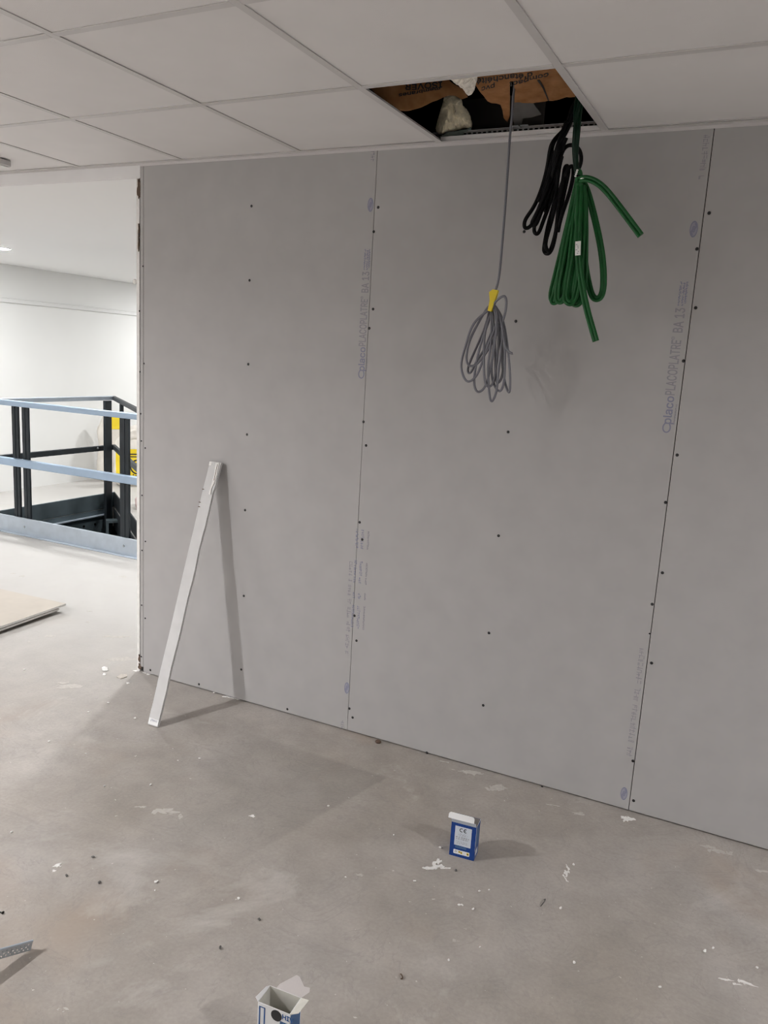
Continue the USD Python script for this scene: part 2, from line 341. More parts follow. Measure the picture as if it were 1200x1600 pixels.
for (za, zb) in (((568, 858), (571, 831)), ((564, 900), (567, 880)), ((563, 912), (564, 903)), ((560, 936), (562, 927)), ((558, 982), (560, 946))):
    a, b = Y(*za)[2], Y(*zb)[2]
    for k, x in enumerate((J1-.0035, J1+.022, J1+.045)):
        stroke_text(a, b, x+.010, .015 if k < 2 else .008, 20+k+int(a*100), 'print_blue' if k < 2 else 'print_grey', .0)

# ---- lintel over the opening, jamb side rooms
lt = thing('trim_1', 'white plasterboard lintel strip above the wide opening', 'lintel', kind='structure')
obj('front_board', bbox(XL, WX-.0005, 0, .0125, 2.334, H, .001), 'lintel_white', lt); obj('soffit', box(XL, WX-.0005, .0125, WT+.002, 2.334, H), 'far_ceiling', lt)
# ---- other walls
tag(obj('wall_left', box(XL-.1, XL, YF, YB, 0, H+.02), 'white_paint'), 'white painted side wall behind the stair railing', 'wall', kind='structure')
tag(obj('wall_right', box(XR, XR+.1, YF, YB, 0, H+.02), 'white_paint'), 'white side wall at the right of the room', 'wall', kind='structure')
tag(obj('wall_front', box(XL-.1, XR+.1, YF-.1, YF, 0, H+.02), 'white_paint'), 'white wall behind the viewer', 'wall', kind='structure')
tag(obj('wall_far', box(XL-.1, XR+.1, YB, YB+.1, 0, H+.02), 'white_paint'), 'white end wall of the far room', 'wall', kind='structure')
# shadow line painted as a grey strip, high on the far side wall
tag(obj('trim_2', bbox(XL, XL+.022, .2, YB, 1.955, 1.998, .004), 'shadow_line_grey'), 'thin grey strip drawn for a shadow line high on the white side wall', 'trim', kind='structure')

# ---- recessed downlights
def downlight(x, y, z, lamp, label, r=.075, dep=.016):
    t = thing('downlight', label, 'ceiling light', loc=(x, y, z))
    ring = trimesh.creation.annulus(r_min=r, r_max=r+.016, height=.004, sections=40); ring.apply_translation((0, 0, -.002)); obj('trim_ring', ring, 'white_paint', t)
    can = trimesh.creation.annulus(r_min=r, r_max=r+.004, height=.06, sections=40); can.apply_translation((0, 0, .03)); obj('reflector', can, 'white_paint', t)
    dif = trimesh.creation.cylinder(radius=r-.001, height=.004, sections=40); dif.apply_translation((0, 0, dep)); obj('diffuser', dif, lamp, t)
    return (x, y, r+.006)
FARZ = 2.334
front_lamps = [downlight(-3.50, -2.95, H, 'lamp_front_left', 'recessed downlight in the tiled ceiling, at the left of the viewer', .06, .012),
               downlight(2.15, -1.75, H, 'lamp_front_right', 'recessed downlight in the tiled ceiling, at the right of the viewer', .06, .012)]
far_lamps = [downlight(-6.02, 1.93, FARZ, 'lamp_far', 'bright round downlight in the far white ceiling, at the left edge of the photo', .085, -.0035),
             downlight(-3.42, 1.70, FARZ, 'lamp_stair', 'downlight in the far white ceiling just behind the wall end', .075, -.0035),
             downlight(-6.0, 5.3, FARZ, 'lamp_far', 'downlight in the far white ceiling above the sacks', .075, -.0035),
             downlight(-3.2, 5.3, FARZ, 'lamp_far', 'downlight in the far white ceiling behind the partition', .075, -.0035)]
fc = Polygon([(XL, WT+.0005), (XR, WT+.0005), (XR, YB), (XL, YB)])
for x, y, r in far_lamps: fc = fc.difference(Point(x, y).buffer(r, 16))
fcm = ext(fc, .03); fcm.apply_translation((0, 0, FARZ))
tag(obj('ceiling_001', fcm, 'far_ceiling'), 'smooth white ceiling of the far room', 'ceiling', kind='structure')

# ---- tiled ceiling on its grid
ceil = thing('ceiling', 'suspended ceiling of square white tiles in a white grid with one tile missing', 'ceiling', kind='structure')
GX, GY, GA = -1.2405, -.6242, -.00946
ca, sa = math.cos(GA), math.sin(GA)
def G(u, v): return np.array([GX+ca*u-sa*v, GY+sa*u+ca*v])      # grid coordinates to the room
room = Polygon([(XL, YF), (XR, YF), (XR, .0), (XL, .0)])
FL = .024                                                        # flange width
LIFT = .0024
FILL_PANELS = ((-9, -4), (-7, -7), (-10, -6), (-9, -8))  # unseen panels added for soft fill from the left
for i in range(-11, 8):
    for j in range(-9, 3):
        if (i, j) in ((0, 0), *FILL_PANELS): continue                   # the missing tile and the added fill panels
        c = [G(i*.6+a, j*.6+b) for a, b in ((.006, .006), (.594, .006), (.594, .594), (.006, .594))]
        p = Polygon(c).intersection(room.buffer(-.003))
        for x, y, r in front_lamps: p = p.difference(Point(x, y).buffer(r, 12))
        if p.is_empty or p.area < .002: continue
        t = ext(p, .015); t.apply_translation((0, 0, H+LIFT+(.0006 if (i*3+j*5) % 4 == 0 else 0))); obj('ceiling_tile', t, 'tile', ceil)
def tee(a, b):
    a, b = np.array([*a, 0.]), np.array([*b, 0.]); L = np.linalg.norm(b-a); ex = (b-a)/L; ey = np.array([-ex[1], ex[0], 0])
    m = cat_([bbox(0, L, -FL/2, FL/2, H-.0005, H+.0022, .0004), box(0, L, -.002, .002, H+.002, H+.012)])
    return placed(m, frame((*a[:2], 0), ex, ey, (0, 0, 1)))
for PANEL in FILL_PANELS:
    lm_ = 'fill_side'; pn_ = thing('fill_panel', 'unseen square fill panel added into the tiled ceiling left of the viewer', 'ceiling light', 'added fill panels in the ceiling left of the viewer')
    cp = G(PANEL[0]*.6+.3, PANEL[1]*.6+.3); Tp = frame((cp[0], cp[1], H+.003), (ca, sa, 0), (-sa, ca, 0), (0, 0, 1))
    for b in (box(-.295, .295, .28, .295, 0, .012), box(-.295, .295, -.295, -.28, 0, .012), box(-.295, -.28, -.28, .28, 0, .012), box(.28, .295, -.28, .28, 0, .012)): obj('frame', placed(b, Tp), 'grid_white', pn_)
    obj('diffuser', placed(box(-.28, .28, -.28, .28, .004, .008), Tp), lm_, pn_)
inner = room.buffer(-.001)
for i in range(-11, 9):
    s = LineString([G(i*.6, -9), G(i*.6, 3)]).intersection(inner)
    if not s.is_empty: obj('grid_bar', tee(*s.coords), 'grid_white', ceil)
for j in range(-9, 1):
    for i in range(-11, 8):                                     # short cross bars between the runners
        s = LineString([G(i*.6+.012, j*.6), G(i*.6+.588, j*.6)]).intersection(inner)
        if not s.is_empty and s.length > .02: obj('grid_bar', tee(*s.coords), 'grid_white', ceil)
obj('wall_angle', cat_([box(WX, XR, -.024, -.0004, H-.0008, H+.0014), box(WX, XR, -.0016, -.0004, H-.011, H)]), 'grid_white', ceil)
obj('wall_angle', cat_([box(XL, WX, -.024, -.0004, H-.0008, H+.0014), box(XL, WX, -.0016, -.0004, H-.007, H)]), 'grid_white', ceil)

# ---- void above the missing tile
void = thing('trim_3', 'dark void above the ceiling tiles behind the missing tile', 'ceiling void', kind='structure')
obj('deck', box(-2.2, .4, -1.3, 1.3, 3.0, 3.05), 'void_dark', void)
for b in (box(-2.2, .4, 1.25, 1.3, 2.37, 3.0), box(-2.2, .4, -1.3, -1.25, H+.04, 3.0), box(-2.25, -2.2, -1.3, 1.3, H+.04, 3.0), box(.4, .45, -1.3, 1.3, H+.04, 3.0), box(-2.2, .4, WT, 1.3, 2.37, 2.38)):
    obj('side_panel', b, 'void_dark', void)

# ================================================================ IN THE CEILING HOLE
def ray_sheet(name, px, mat_, zfun, parent=None, thick=.0012, size=.02, wob=.006, seed=1, smooth=True):
    """a torn sheet: outline given where it is seen, lying at the height zfun(px, py)"""
    g = Polygon(px).buffer(0)
    def fn(P):
        k = meshkit.fbm(np.c_[P[:, 0]*60, P[:, 1]*60, np.full(len(P), seed*3.1)], 3, seed)-.5
        Q = np.array([Z(u*1000, v*1000, zfun(u*1000, v*1000)) for u, v, w in P]); Q[:, 2] += P[:, 2]+wob*2*k; return Q
    m = mapped(affinity.scale(g, .001, .001, origin=(0, 0)), thick, fn, size*.3); trimesh.repair.fix_normals(m)
    return obj(name, m, mat_, parent, smooth=50 if smooth else False)
def flat_text(s, h, bold=True):
    m = meshkit.text_mesh(s, h, .001, bold); tri = m.vertices[m.faces][:, :, :2]; zt = np.abs(m.face_normals[:, 2]) > .9; d1 = tri[:, 1]-tri[:, 0]; d2 = tri[:, 2]-tri[:, 0]
    return shapely.union_all([Polygon(t_).buffer(1e-5*h/.05) for t_ in tri[zt & (np.abs(d1[:, 0]*d2[:, 1]-d1[:, 1]*d2[:, 0]) > 1e-12)]])
def sheet_text(s, a, b, hpx, zfun, parent, seed, wob):
    '''upside-down print on a sheet, from a (its first letter) to b, letters hpx high'''
    g = flat_text(s, 1.0); x0, y0, x1, y1 = g.bounds; g = affinity.translate(g, -x0, 0)
    kx, sl = (b[0]-a[0])/(x1-x0), (b[1]-a[1])/(x1-x0); g = affinity.affine_transform(g, [kx, 0, sl, hpx, a[0], a[1]]).simplify(.08)
    def fn(P):
        k = meshkit.fbm(np.c_[P[:, 0]*60, P[:, 1]*60, np.full(len(P), seed*3.1)], 3, seed)-.5
        Q = np.array([Z(u*1000, v*1000, zfun(u*1000, v*1000)) for u, v, w in P]); Q[:, 2] += P[:, 2]+wob*2*k; E_ = EYE-Q; return Q+.0028*E_/np.linalg.norm(E_, axis=1)[:, None]
    m = mapped(affinity.scale(g, .001, .001, origin=(0, 0)), .0004, fn, .004); trimesh.repair.fix_normals(m); return obj('lettering', m, 'ink_black', parent)
k1 = thing('kraft_membrane', 'torn brown kraft membrane hanging over the left edge of the ceiling hole', 'insulation paper')
z1 = lambda x, y: 2.405+.0020*max(0, (172-y))+.0002*max(0, x-600)
ray_sheet('paper', [(572, 134), (640, 122), (690, 117), (706, 129), (724, 140), (731, 152), (722, 156), (710, 150), (700, 149), (690, 154), (672, 161), (655, 169), (640, 173), (623, 174), (603, 167), (606, 164), (600, 164), (592, 153), (586, 146)], 'kraft', z1, k1, wob=.004)
sheet_text('ISOVER', (691, 126.5), (633, 132), 9, z1, k1, 1, .004)
sheet_text('membranes', (688, 134.5), (623, 147), 5.5, z1, k1, 1, .004)
k2 = thing('kraft_membrane', 'larger torn brown kraft membrane with black print at the right of the ceiling hole', 'insulation paper')
z2 = lambda x, y: 2.46+.0006*max(0, 190-y)
ray_sheet('paper', [(738, 116), (800, 106), (880, 96), (915, 150), (900, 151), (885, 152), (870, 156), (850, 159), (832, 162), (812, 160), (804, 160), (803.5, 127), (797, 127), (796.5, 182), (793, 192), (787, 184), (785, 172), (782, 164), (775, 161), (768, 161), (762, 158), (752, 146), (744, 134)], 'kraft', z2, k2, wob=.005, seed=3)
sheet_text("d'\u00e9tanch\u00e9it\u00e9", (832, 112), (744, 123), 8, z2, k2, 3, .005)
sheet_text('compact', (857, 113), (796, 129), 7, z2, k2, 3, .005)
sheet_text('pvc', (773, 130), (752, 136), 7, z2, k2, 3, .005)
ray_sheet('crease', [(839, 126), (843, 125), (850, 137), (858, 158), (856, 158), (848, 139)], 'ink_black', lambda x, y: z2(x, y)-.0014, k2, .0004, .02, .005, 3)
def tuft(name, label, px, zc, mat_, seed, puff=.035):
    g = affinity.scale(Polygon(px).buffer(0), .001, .001, origin=(0, 0)); ring = g.exterior
    m = ext(g, 1.0); v, f = trimesh.remesh.subdivide_to_size(m.vertices*[1, 1, .012], m.faces, .0035, max_iter=14); m = trimesh.Trimesh(v, f); m.merge_vertices(); P = m.vertices.copy()
    d = np.minimum(1, shapely.distance(ring, shapely.points(P[:, :2]))/.012); Q = np.array([Z(u*1000, v*1000, zc(u*1000, v*1000)) for u, v, w in P]); e = Q-EYE; e /= np.linalg.norm(e, axis=1)[:, None]
    k = meshkit.fbm(np.c_[P[:, 0]*150, P[:, 1]*150, np.full(len(P), seed)], 4, seed)-.5
    m.vertices = Q+e*((P[:, 2]/.012-.5)*puff*2*(.25+.75*np.sqrt(d)))[:, None]+np.array([0, .012, .022])*(k*2*(.3+.7*d))[:, None]; trimesh.repair.fix_normals(m)
    return tag(obj(name, m, mat_, None, smooth=True), label, 'insulation')
tuft('mineral_wool', 'big cream tuft of mineral wool hanging in the ceiling hole', [(694, 150), (708, 147), (721, 153), (723, 164), (730, 172), (735, 183), (738, 193), (737, 200), (728, 201), (715, 203), (702, 209), (691, 213), (683, 209), (680, 202), (683, 190), (688, 172), (692, 160)], lambda x, y: 2.43+.0018*(212-y), 'wool_cream', 2)
tuft('mineral_wool', 'small white torn tuft of mineral wool at the front edge of the ceiling hole', [(703, 124), (722, 117), (745, 114), (746, 124), (744, 130), (741, 142), (736, 149), (731, 150), (727, 144), (724, 139), (714, 131)], lambda x, y: 2.46+.0006*(150-y), 'wool_white', 4, .02)
fp = [(686, 216), (700, 208), (714, 205), (728, 203), (736, 199), (737, 204), (725, 207), (724, 214), (706, 217)]
q = ray_sheet('film_strip', fp, 'film_green', lambda x, y: 2.408+.002*(216-y), None, .0015, .02, .004, 6)
tag(q, 'dark greenish torn film strip under the mineral wool in the ceiling hole', 'film')
# perforated channel along the top of the wall, seen through the hole
tr = thing('perforated_channel', 'grey perforated metal channel along the wall top in the ceiling hole', 'metal channel')
pz0, pz1 = 2.405, 2.432
pl = shapely.box(-1.75, pz0, .35, pz1)
hs = [shapely.box(x, pz0+.0145, x+.012, pz0+.0195) for x in np.arange(-1.74, .33, .019)] + [shapely.box(x+.009, pz0+.0065, x+.021, pz0+.0115) for x in np.arange(-1.74, .33, .019)]
pm = ext(pl.difference(shapely.union_all(hs)), .0012); pm.apply_transform(frame((0, .004, 0), (1, 0, 0), (0, 0, 1), (0, -1, 0)))
obj('web', pm, 'track_metal', tr)
obj('lip', box(-1.75, .35, .002, .03, pz1-.0005, pz1+.0012), 'bead_metal', tr)
obj('backing', box(-1.75, .35, .02, .024, pz0, pz1), 'void_dark', tr)
pn = thing('backing_board', 'dark grey boards standing behind the perforated channel above the wall', 'board')
obj('panel', box(-1.30, -.93, .26, .275, 2.39, 2.62), 'void_panel', pn); obj('panel', box(-.92, -.45, .22, .235, 2.39, 2.47), 'hanger_grey', pn)
hg = thing('bent_metal_strap', 'dark bent metal strap hanging behind the grey cable in the ceiling hole', 'metal strap')
ray_sheet('strap', [(800, 160), (805, 148), (812, 130), (818, 128), (824, 142), (830, 155), (838, 168), (846, 178), (830, 183), (817, 186), (814, 198), (812, 209), (806, 202), (803, 190), (800, 176)], 'hanger_grey', lambda x, y: 2.42+.0014*(210-y), hg, .003, .02, .004, 8)
clip = box(-.012, .012, -.012, .012, -.001, .001); clip.apply_translation(Z(806, 198, 2.428)); obj('clip', clip, 'bead_metal', hg)
clip = box(-.014, .014, -.006, .006, -.001, .001); clip.apply_translation(Z(819, 196, 2.432)); obj('clip', clip, 'bead_metal', hg)

# ================================================================ HANGING CABLES
def wall_path(px, y0, dy=None, seed=0, amp=.012):
    g = np.random.default_rng(seed); out = []
    for k, (x, y) in enumerate(px): out.append(Y(x, y, y0+(dy[k] if dy is not None else amp*(g.random()-.5)*2)))
    return out
GYC = -.20
gc = thing('grey_cable', 'thin grey cable hanging from the ceiling hole, its end coiled and taped', 'cable')
N0 = (770, 478)
loops = [[(745, 500), (729, 535), (721, 566), (723, 585), (731, 596), (742, 590), (752, 570), (764, 535), (776, 500)],
         [(750, 500), (735, 530), (729, 556), (732, 570), (741, 571), (756, 556), (772, 530), (786, 500), (791, 475), (788, 463), (777, 469)],
         [(764, 500), (752, 535), (743, 575), (741, 598), (746, 612), (755, 608), (764, 585), (772, 545), (776, 505)],
         [(760, 510), (756, 555), (757, 590), (762, 604), (769, 601), (775, 575), (779, 530), (776, 500)],
         [(768, 520), (763, 570), (764, 608), (768, 627), (774, 617), (778, 590), (783, 545), (783, 500)],
         [(772, 520), (768, 575), (774, 605), (781, 611), (787, 598), (789, 560), (785, 510)],
         [(777, 510), (784, 560), (789, 597), (795, 613), (797, 600), (794, 550), (788, 510), (780, 488)],
         [(761, 500), (748, 535), (736, 562), (731, 580), (734, 583), (744, 566), (757, 545), (770, 515), (779, 492)],
         [(771, 510), (774, 560), (777, 598), (783, 592), (786, 560), (782, 515)]]
pts = []; g = np.random.default_rng(3)
top = [(801, 168), (800, 184), (798, 200), (793, 270), (788, 340), (783, 400), (777, 445), (772, 466)]
pts.append(Y(801, 168, GYC)*[1, 1, 0]+[0, 0, 3.0]); pts.append(Y(801, 168, GYC)*[1, 1, 0]+[0, 0, 2.72])
for x, y in top: pts.append(Y(x, y, GYC))
for k, lp_ in enumerate(loops):
    off = -.018+.036*k/(len(loops)-1)
    pts.append(Y(N0[0]+g.integers(-2, 5), N0[1]+g.integers(-3, 5), GYC+off*.3))
    for n_, (x, y) in enumerate(lp_): pts.append(Y(x, y, GYC+off+.010*math.sin(n_*1.1+k)))
pts += [Y(780, 490, GYC), Y(787, 528, GYC-.02), Y(791, 544, GYC-.025), Y(797, 551, GYC-.03), Y(801, 552, GYC-.03)]
obj('cable', tube(spline(pts, 9), .0041, 8), 'grey_cable', gc, smooth=True)
tp = Polygon([(-.013, -.034), (-.004, -.036), (.005, .004), (.010, .032), (-.006, .034), (-.016, .026), (-.010, 0)])
tm = ext(tp.buffer(.002), .014); tm.apply_transform(frame(Y(770.5, 469, GYC-.014), (1, 0, 0), (0, .15, 1), (0, 1, 0))); trimesh.repair.fix_normals(tm); obj('tape', tm, 'yellow_tape', gc)
# black cable
BYC = -.212
bc = thing('black_cable', 'thick black cable hanging in looped coils from the right of the ceiling hole', 'cable')
def over_tile(p, dz): return [np.array([p[0]+.22, p[1]+.02, H+.024+dz]), np.array([p[0]+.10, p[1]+.01, H+.036+dz]), np.array([p[0]+.025, p[1]+.003, H+.050+dz])]
def runs(parent, name, lists, y0, r, mat_, seed, k=10, amp=.012):
    for q_, l in enumerate(lists):
        w_p = wall_path(l, y0, seed=seed+q_, amp=amp)
        if q_ < 2: w_p = over_tile(w_p[0], .012*q_)+w_p
        obj(name, tube(spline(w_p, 8), r, k), mat_, parent, smooth=True)
BL = [[(893, 172), (886, 195), (872, 212), (861, 228), (856, 255), (846, 295), (831, 328), (820, 346), (821, 356), (829, 353), (842, 325), (856, 290), (864, 258), (870, 232), (878, 208), (885, 190)],
      [(898, 172), (890, 195), (880, 215), (868, 238), (858, 275), (848, 310), (837, 345), (835, 362), (840, 365), (848, 348), (859, 318), (868, 285), (873, 258), (868, 238), (862, 244), (858, 270), (848, 310), (836, 338), (831, 350), (836, 352), (846, 330), (860, 295), (872, 262), (877, 242), (884, 230), (894, 227), (904, 233), (908, 246), (905, 262), (898, 275)],
      [(878, 245), (872, 275), (866, 315), (857, 350), (851, 380), (851, 394), (857, 396), (864, 384), (870, 350), (874, 315), (880, 280), (884, 260), (888, 262), (884, 290), (876, 330), (867, 368), (858, 392), (853, 386), (857, 362), (868, 322), (877, 290), (888, 264), (894, 260), (896, 268), (890, 300), (880, 330), (872, 362)],
      [(880, 205), (874, 230), (866, 262), (860, 290), (856, 312)],
      [(885, 215), (876, 240), (871, 262), (862, 300), (852, 330)],
      [(870, 215), (862, 235), (860, 258), (852, 290), (842, 315)]]
runs(bc, 'strand', BL, BYC, .0063, 'black_cable', 40, amp=.014)
# green flat cable
gr = thing('green_cable', 'thick green flat cable hanging in long loops from the ceiling hole', 'cable')
a = np.linspace(0, 2*math.pi, 20, endpoint=False)
lobes = Point(-.0052, 0).buffer(.0052, 8).union(Point(.0052, 0).buffer(.0052, 8)).buffer(.0008).buffer(-.0008)
GPROF = np.array(lobes.simplify(.0002).exterior.coords)[:-1]
def flat(l, y0, seed, ref=(0, -1, 0.05), dy=None, mat_='green_cable', amp=.008):
    obj('strand', sweep(spline(wall_path(l, y0, dy, seed, amp), 8), GPROF, np.array(ref)), mat_, gr, smooth=50)
NY = -.275
flat([(902, 268), (904, 275), (897, 310), (887, 360), (876, 420), (867, 460), (864, 471), (868, 471), (876, 450), (888, 400), (899, 340), (906, 295)], NY, 61)
flat([(903, 268), (905, 280), (893, 335), (880, 400), (871, 455), (873, 470), (880, 468), (888, 440), (897, 380), (905, 310), (907, 286)], NY-.012, 62)
flat([(905, 286), (899, 340), (891, 410), (884, 455), (886, 471), (893, 473), (901, 455), (908, 400), (911, 340), (909, 290)], NY-.02, 63)
flat([(907, 286), (906, 340), (900, 410), (893, 460), (897, 474), (904, 474), (911, 455), (914, 400), (914, 340), (911, 292)], NY-.008, 64)
flat([(902, 290), (888, 350), (876, 400), (866, 440), (862, 466), (866, 470), (874, 440), (884, 390), (896, 330)], NY+.012, 65)
flat([(909, 284), (917, 298), (930, 345), (940, 395), (943, 440), (938, 464), (929, 466), (920, 445), (914, 410), (911, 350)], NY+.004, 66, dy=[0, 0, 0, 0, 0, .004, .01, .016, .016, .01])
flat([(905, 281), (913, 279), (924, 281), (938, 289), (955, 307), (975, 333), (990, 353), (1001, 368)], NY-.022, 67, dy=[0, -.004, -.01, -.018, -.025, -.03, -.03, -.03])
flat([(906, 290), (904, 340), (903, 390), (907, 430), (914, 470), (922, 502), (931, 533)], NY-.036, 68, dy=[.02, .004, 0, 0, 0, -.004, -.008])
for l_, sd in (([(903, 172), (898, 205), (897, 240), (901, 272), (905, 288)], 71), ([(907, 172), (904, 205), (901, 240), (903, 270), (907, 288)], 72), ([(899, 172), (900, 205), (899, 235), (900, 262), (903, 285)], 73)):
    obj('strand', tube(spline((lambda w_p: over_tile(w_p[0], .012*(sd-71)+.026)+w_p)(wall_path(l_, NY, seed=sd, amp=.006)), 8), .0058, 10), 'green_cable_shaded', gr, smooth=True, label='green lead rising into the ceiling hole, its shade put into the colour')
tg = bbox(-.0085, .0085, -.0008, .0008, -.021, .021, .0004); tg.apply_transform(frame(Y(903, 388, NY-.046), (1, 0, .08), (0, 1, 0), (-.08, 0, 1))); tgp = obj('tag', tg, 'white_tag', gr, label='small white marker tag')
mk = cat_([box(-.003+.004*math.sin(k*2.3), .001+.003*math.sin(k*2.3), -.0014, -.0007, -.016+.0052*k, -.0135+.0052*k) for k in range(6)]); mk.apply_transform(frame(Y(903, 388, NY-.046), (1, 0, .08), (0, 1, 0), (-.08, 0, 1))); obj('tag_marks', mk, 'ink_grey', tgp)
tie = trimesh.creation.torus(.014, .0035, 24, 8); tie.apply_transform(frame(Y(906, 277, NY-.005), (1, 0, -.25), (0, 1, 0), (.25, 0, 1))); obj('tie', tie, 'black_cable', gr, smooth=True, label='black tie around the neck of the coil')
te = placed(trimesh.creation.icosphere(subdivisions=2, radius=.006), frame(Y(911, 279, NY-.024), (1.5, 0, 0), (0, .8, 0), (0, 0, .8))); obj('tie_end', te, 'white_tag', gr, smooth=True)
for k in range(4):
    te = placed(trimesh.creation.icosphere(subdivisions=2, radius=.0034), frame(Y(902-.9*k, 266+3.0*k, NY-.02), (1.1, 0, 0), (0, .8, 0), (0, 0, .9))); obj('tie_bead', te, 'white_tag', gr, smooth=True)

# ================================================================ LEANING OFFCUT
off = thing('plasterboard_offcut', 'narrow white plasterboard offcut strip leaning against the wall', 'plasterboard strip')
b0, t0 = np.array([-2.2205, -.405, 0.]), np.array([-2.2215, -.0135, 1.108])
ax = unit(t0-b0); nx = np.array([1., 0, 0]); ny = unit(np.cross(ax, nx)); L0 = np.linalg.norm(t0-b0)   # ny looks away from / to the wall
if ny[1] > 0: ny = -ny
g = np.random.default_rng(12)
zz = np.linspace(0, L0, 60); wob = lambda s: s*np.convolve(g.random(64)-.5, np.ones(5)/5, 'valid')
lft = -.0265+wob(.004); rgt = .0265+.005*(zz/L0)+wob(.008); rgt[zz > .985*L0] += .0; lft[55:] += .002
rgt = np.where(zz > L0-.13, rgt+.006*(zz-(L0-.13))/.13+.004, rgt)
pol = Polygon(np.r_[np.c_[lft, zz], np.c_[rgt, zz][::-1]]).buffer(0)
T = frame(b0+ny*.0, nx, ax, ny)
m = ext(pol, .0122); m.apply_transform(frame(b0, nx, ax, np.cross(nx, ax))); m.apply_translation(-np.cross(nx, ax)*.0 ); trimesh.repair.fix_normals(m)
nrm = np.cross(nx, ax)                                            # points to the viewer's side
obj('board', m, 'offcut_face', off)
base = frame(b0+nrm*.0122, nx, ax, nrm)
def onstrip(poly, h, mt, nm, lab=None): q = ext(poly, h); q.apply_transform(base); obj(nm, q, mt, off, label=lab)
tear = Polygon([(.012, L0-.005), (.030, L0-.003), (.0335, L0-.06), (.030, L0-.09), (.022, L0-.122), (.024, L0-.150), (.014, L0-.148), (.016, L0-.10), (.019, L0-.06)])
onstrip(tear, .004, 'gypsum_white', 'torn_paper', 'torn flap of paper at the top edge')
onstrip(Polygon([(.0235, L0-.01), (.0255, L0-.01), (.0265, L0-.085), (.024, L0-.085)]), .0046, 'rust_brown', 'tear_line')
onstrip(Polygon([(-.024, L0-.002), (-.008, L0-.002), (-.011, L0-.018), (-.023, L0-.02)]), .0016, 'plaster', 'plaster_dab', 'small white plaster dab at the top')
for k, (u, v) in enumerate(((-.026, .13), (-.029, .19), (-.026, .21))): onstrip(blob_poly(u+.002, L0-v, .006, .002, k), .0006, 'rust_brown', 'scuff')
onstrip(Polygon([(-.026, .004), (.026, .004), (.026, .028), (-.026, .030)]), .0005, 'print_grey' if False else 'card_white', 'end_tape', 'white tape with grey print at the foot')
tx = meshkit.text_mesh('placo', .010, .0004); tx.apply_transform(base@frame((-.016, .018, .0006), (1, 0, 0), (0, 1, 0), (0, 0, 1))); obj('end_print', tx, 'print_blue', off)

# ================================================================ STAIR RAILING AND STAIRWELL
rail = thing('guard_rail', 'grey metal guard rail with dark posts around the stair opening', 'railing')
A, B, Cc = (np.array([*p, 0.]) for p in (A_, B_, C_))
def seg(name, a, b, z, w, h, m_, ins=0.0, lab=None):
    a = np.array([a[0], a[1], z]); b = np.array([b[0], b[1], z]); return obj(name, beam(a, b, w, h, .004), m_, rail, label=lab)
LE = np.array([XL+.35, 1.661, 0])
seg('top_rail', A, B, 1.082, .045, .044, 'rail_blue'); seg('mid_rail', A, B, .598, .045, .062, 'rail_blue')
seg('toe_board', A, B, .07, .02, .14, 'galvanised')
obj('toe_flange', beam(np.array([A[0], A[1]-.028, .004]), np.array([B[0], B[1]-.028, .004]), .045, .008), 'galvanised', rail)
seg('top_rail', A, Cc, 1.082, .045, .04, 'galvanised'); seg('mid_rail', A+[0, .02, 0], Cc, .60, .03, .05, 'post_dark', lab='dark mid rail')
seg('toe_board', A, Cc, .075, .012, .15, 'steel_teal', lab='dark teal-grey toe board')
seg('top_rail', Cc, B, 1.082, .03, .04, 'steel_dark', lab='dark sloping-away top rail'); seg('mid_rail', Cc, B, .60, .03, .05, 'post_dark', lab='dark mid rail')
seg('toe_board', Cc, B, .075, .012, .15, 'steel_dark', lab='dark toe board')
def post(x, y, w, d, z0, z1, ang=0):
    m = bbox(-w/2, w/2, -d/2, d/2, z0, z1, .003); rib = box(-w*.06, w*.06, -d/2-.004, -d/2, z0, z1)
    T = trimesh.transformations.rotation_matrix(ang, (0, 0, 1)); T[:3, 3] = (x, y, 0)
    obj('post', placed(cat_([m, rib]), T), 'post_dark', rail)
yp = 1.661+.034
for x, w_ in ((-5.588, .074), (-5.470, .074), (-4.402, .092)): post(x, yp, w_, .020, -.12, 1.06)
ps = X(163, 700, -5.79); post(-5.745, ps[1], .03, .085, -.22, 1.065)
dv = unit(B-Cc); pd = Cc+(B-Cc)*.25; post(pd[0], pd[1], .06, .03, -.12, 1.065, math.atan2(dv[1], dv[0]))
def bolt(p, n): m = trimesh.creation.cylinder(radius=.009, height=.008, sections=10); T = trimesh.geometry.align_vectors([0, 0, 1], n); T[:3, 3] = p; obj('bolt', placed(m, T), 'bead_metal', rail)
for px, py in ((38, 823), (193, 853)): bolt(Y(px, py, 1.650), (0, -1, 0))
bolt(X(153, 700, -5.80), (1, 0, 0)); bolt(Cc+dv*.55+np.array([-.01, -.008, .06]), (-.6, -.8, 0)); bolt(Cc+dv*.95+np.array([-.01, -.008, .05]), (-.6, -.8, 0))
ch = thing('steel_channel', 'grey steel channel with bolt holes inside the stair opening', 'steel beam')
obj('flange', box(-5.826, -5.766, 1.70, 2.93, -.055, -.047), 'galvanised', ch); obj('web', box(-5.826, -5.812, 1.70, 2.96, -.30, -.002), 'steel_teal', ch)
for k in range(4):
    h = trimesh.creation.cylinder(radius=.012, height=.004, sections=14); h.apply_transform(frame((-5.809, 2.33+.14*k, -.135), (0, 1, 0), (0, 0, 1), (1, 0, 0))); obj('bolt_hole', h, 'void_dark', ch)
nq = np.array([-dv[1], dv[0], 0.]); nq = nq if nq@(A-Cc) > 0 else -nq
obj('edge_plate', beam(Cc+dv*.06+nq*.012+np.array([0, 0, -.11]), B-dv*.12+nq*.012+np.array([0, 0, -.11]), .008, .20), 'steel_dark', rail)
q = X(181, 826, -5.60); w_ = .09
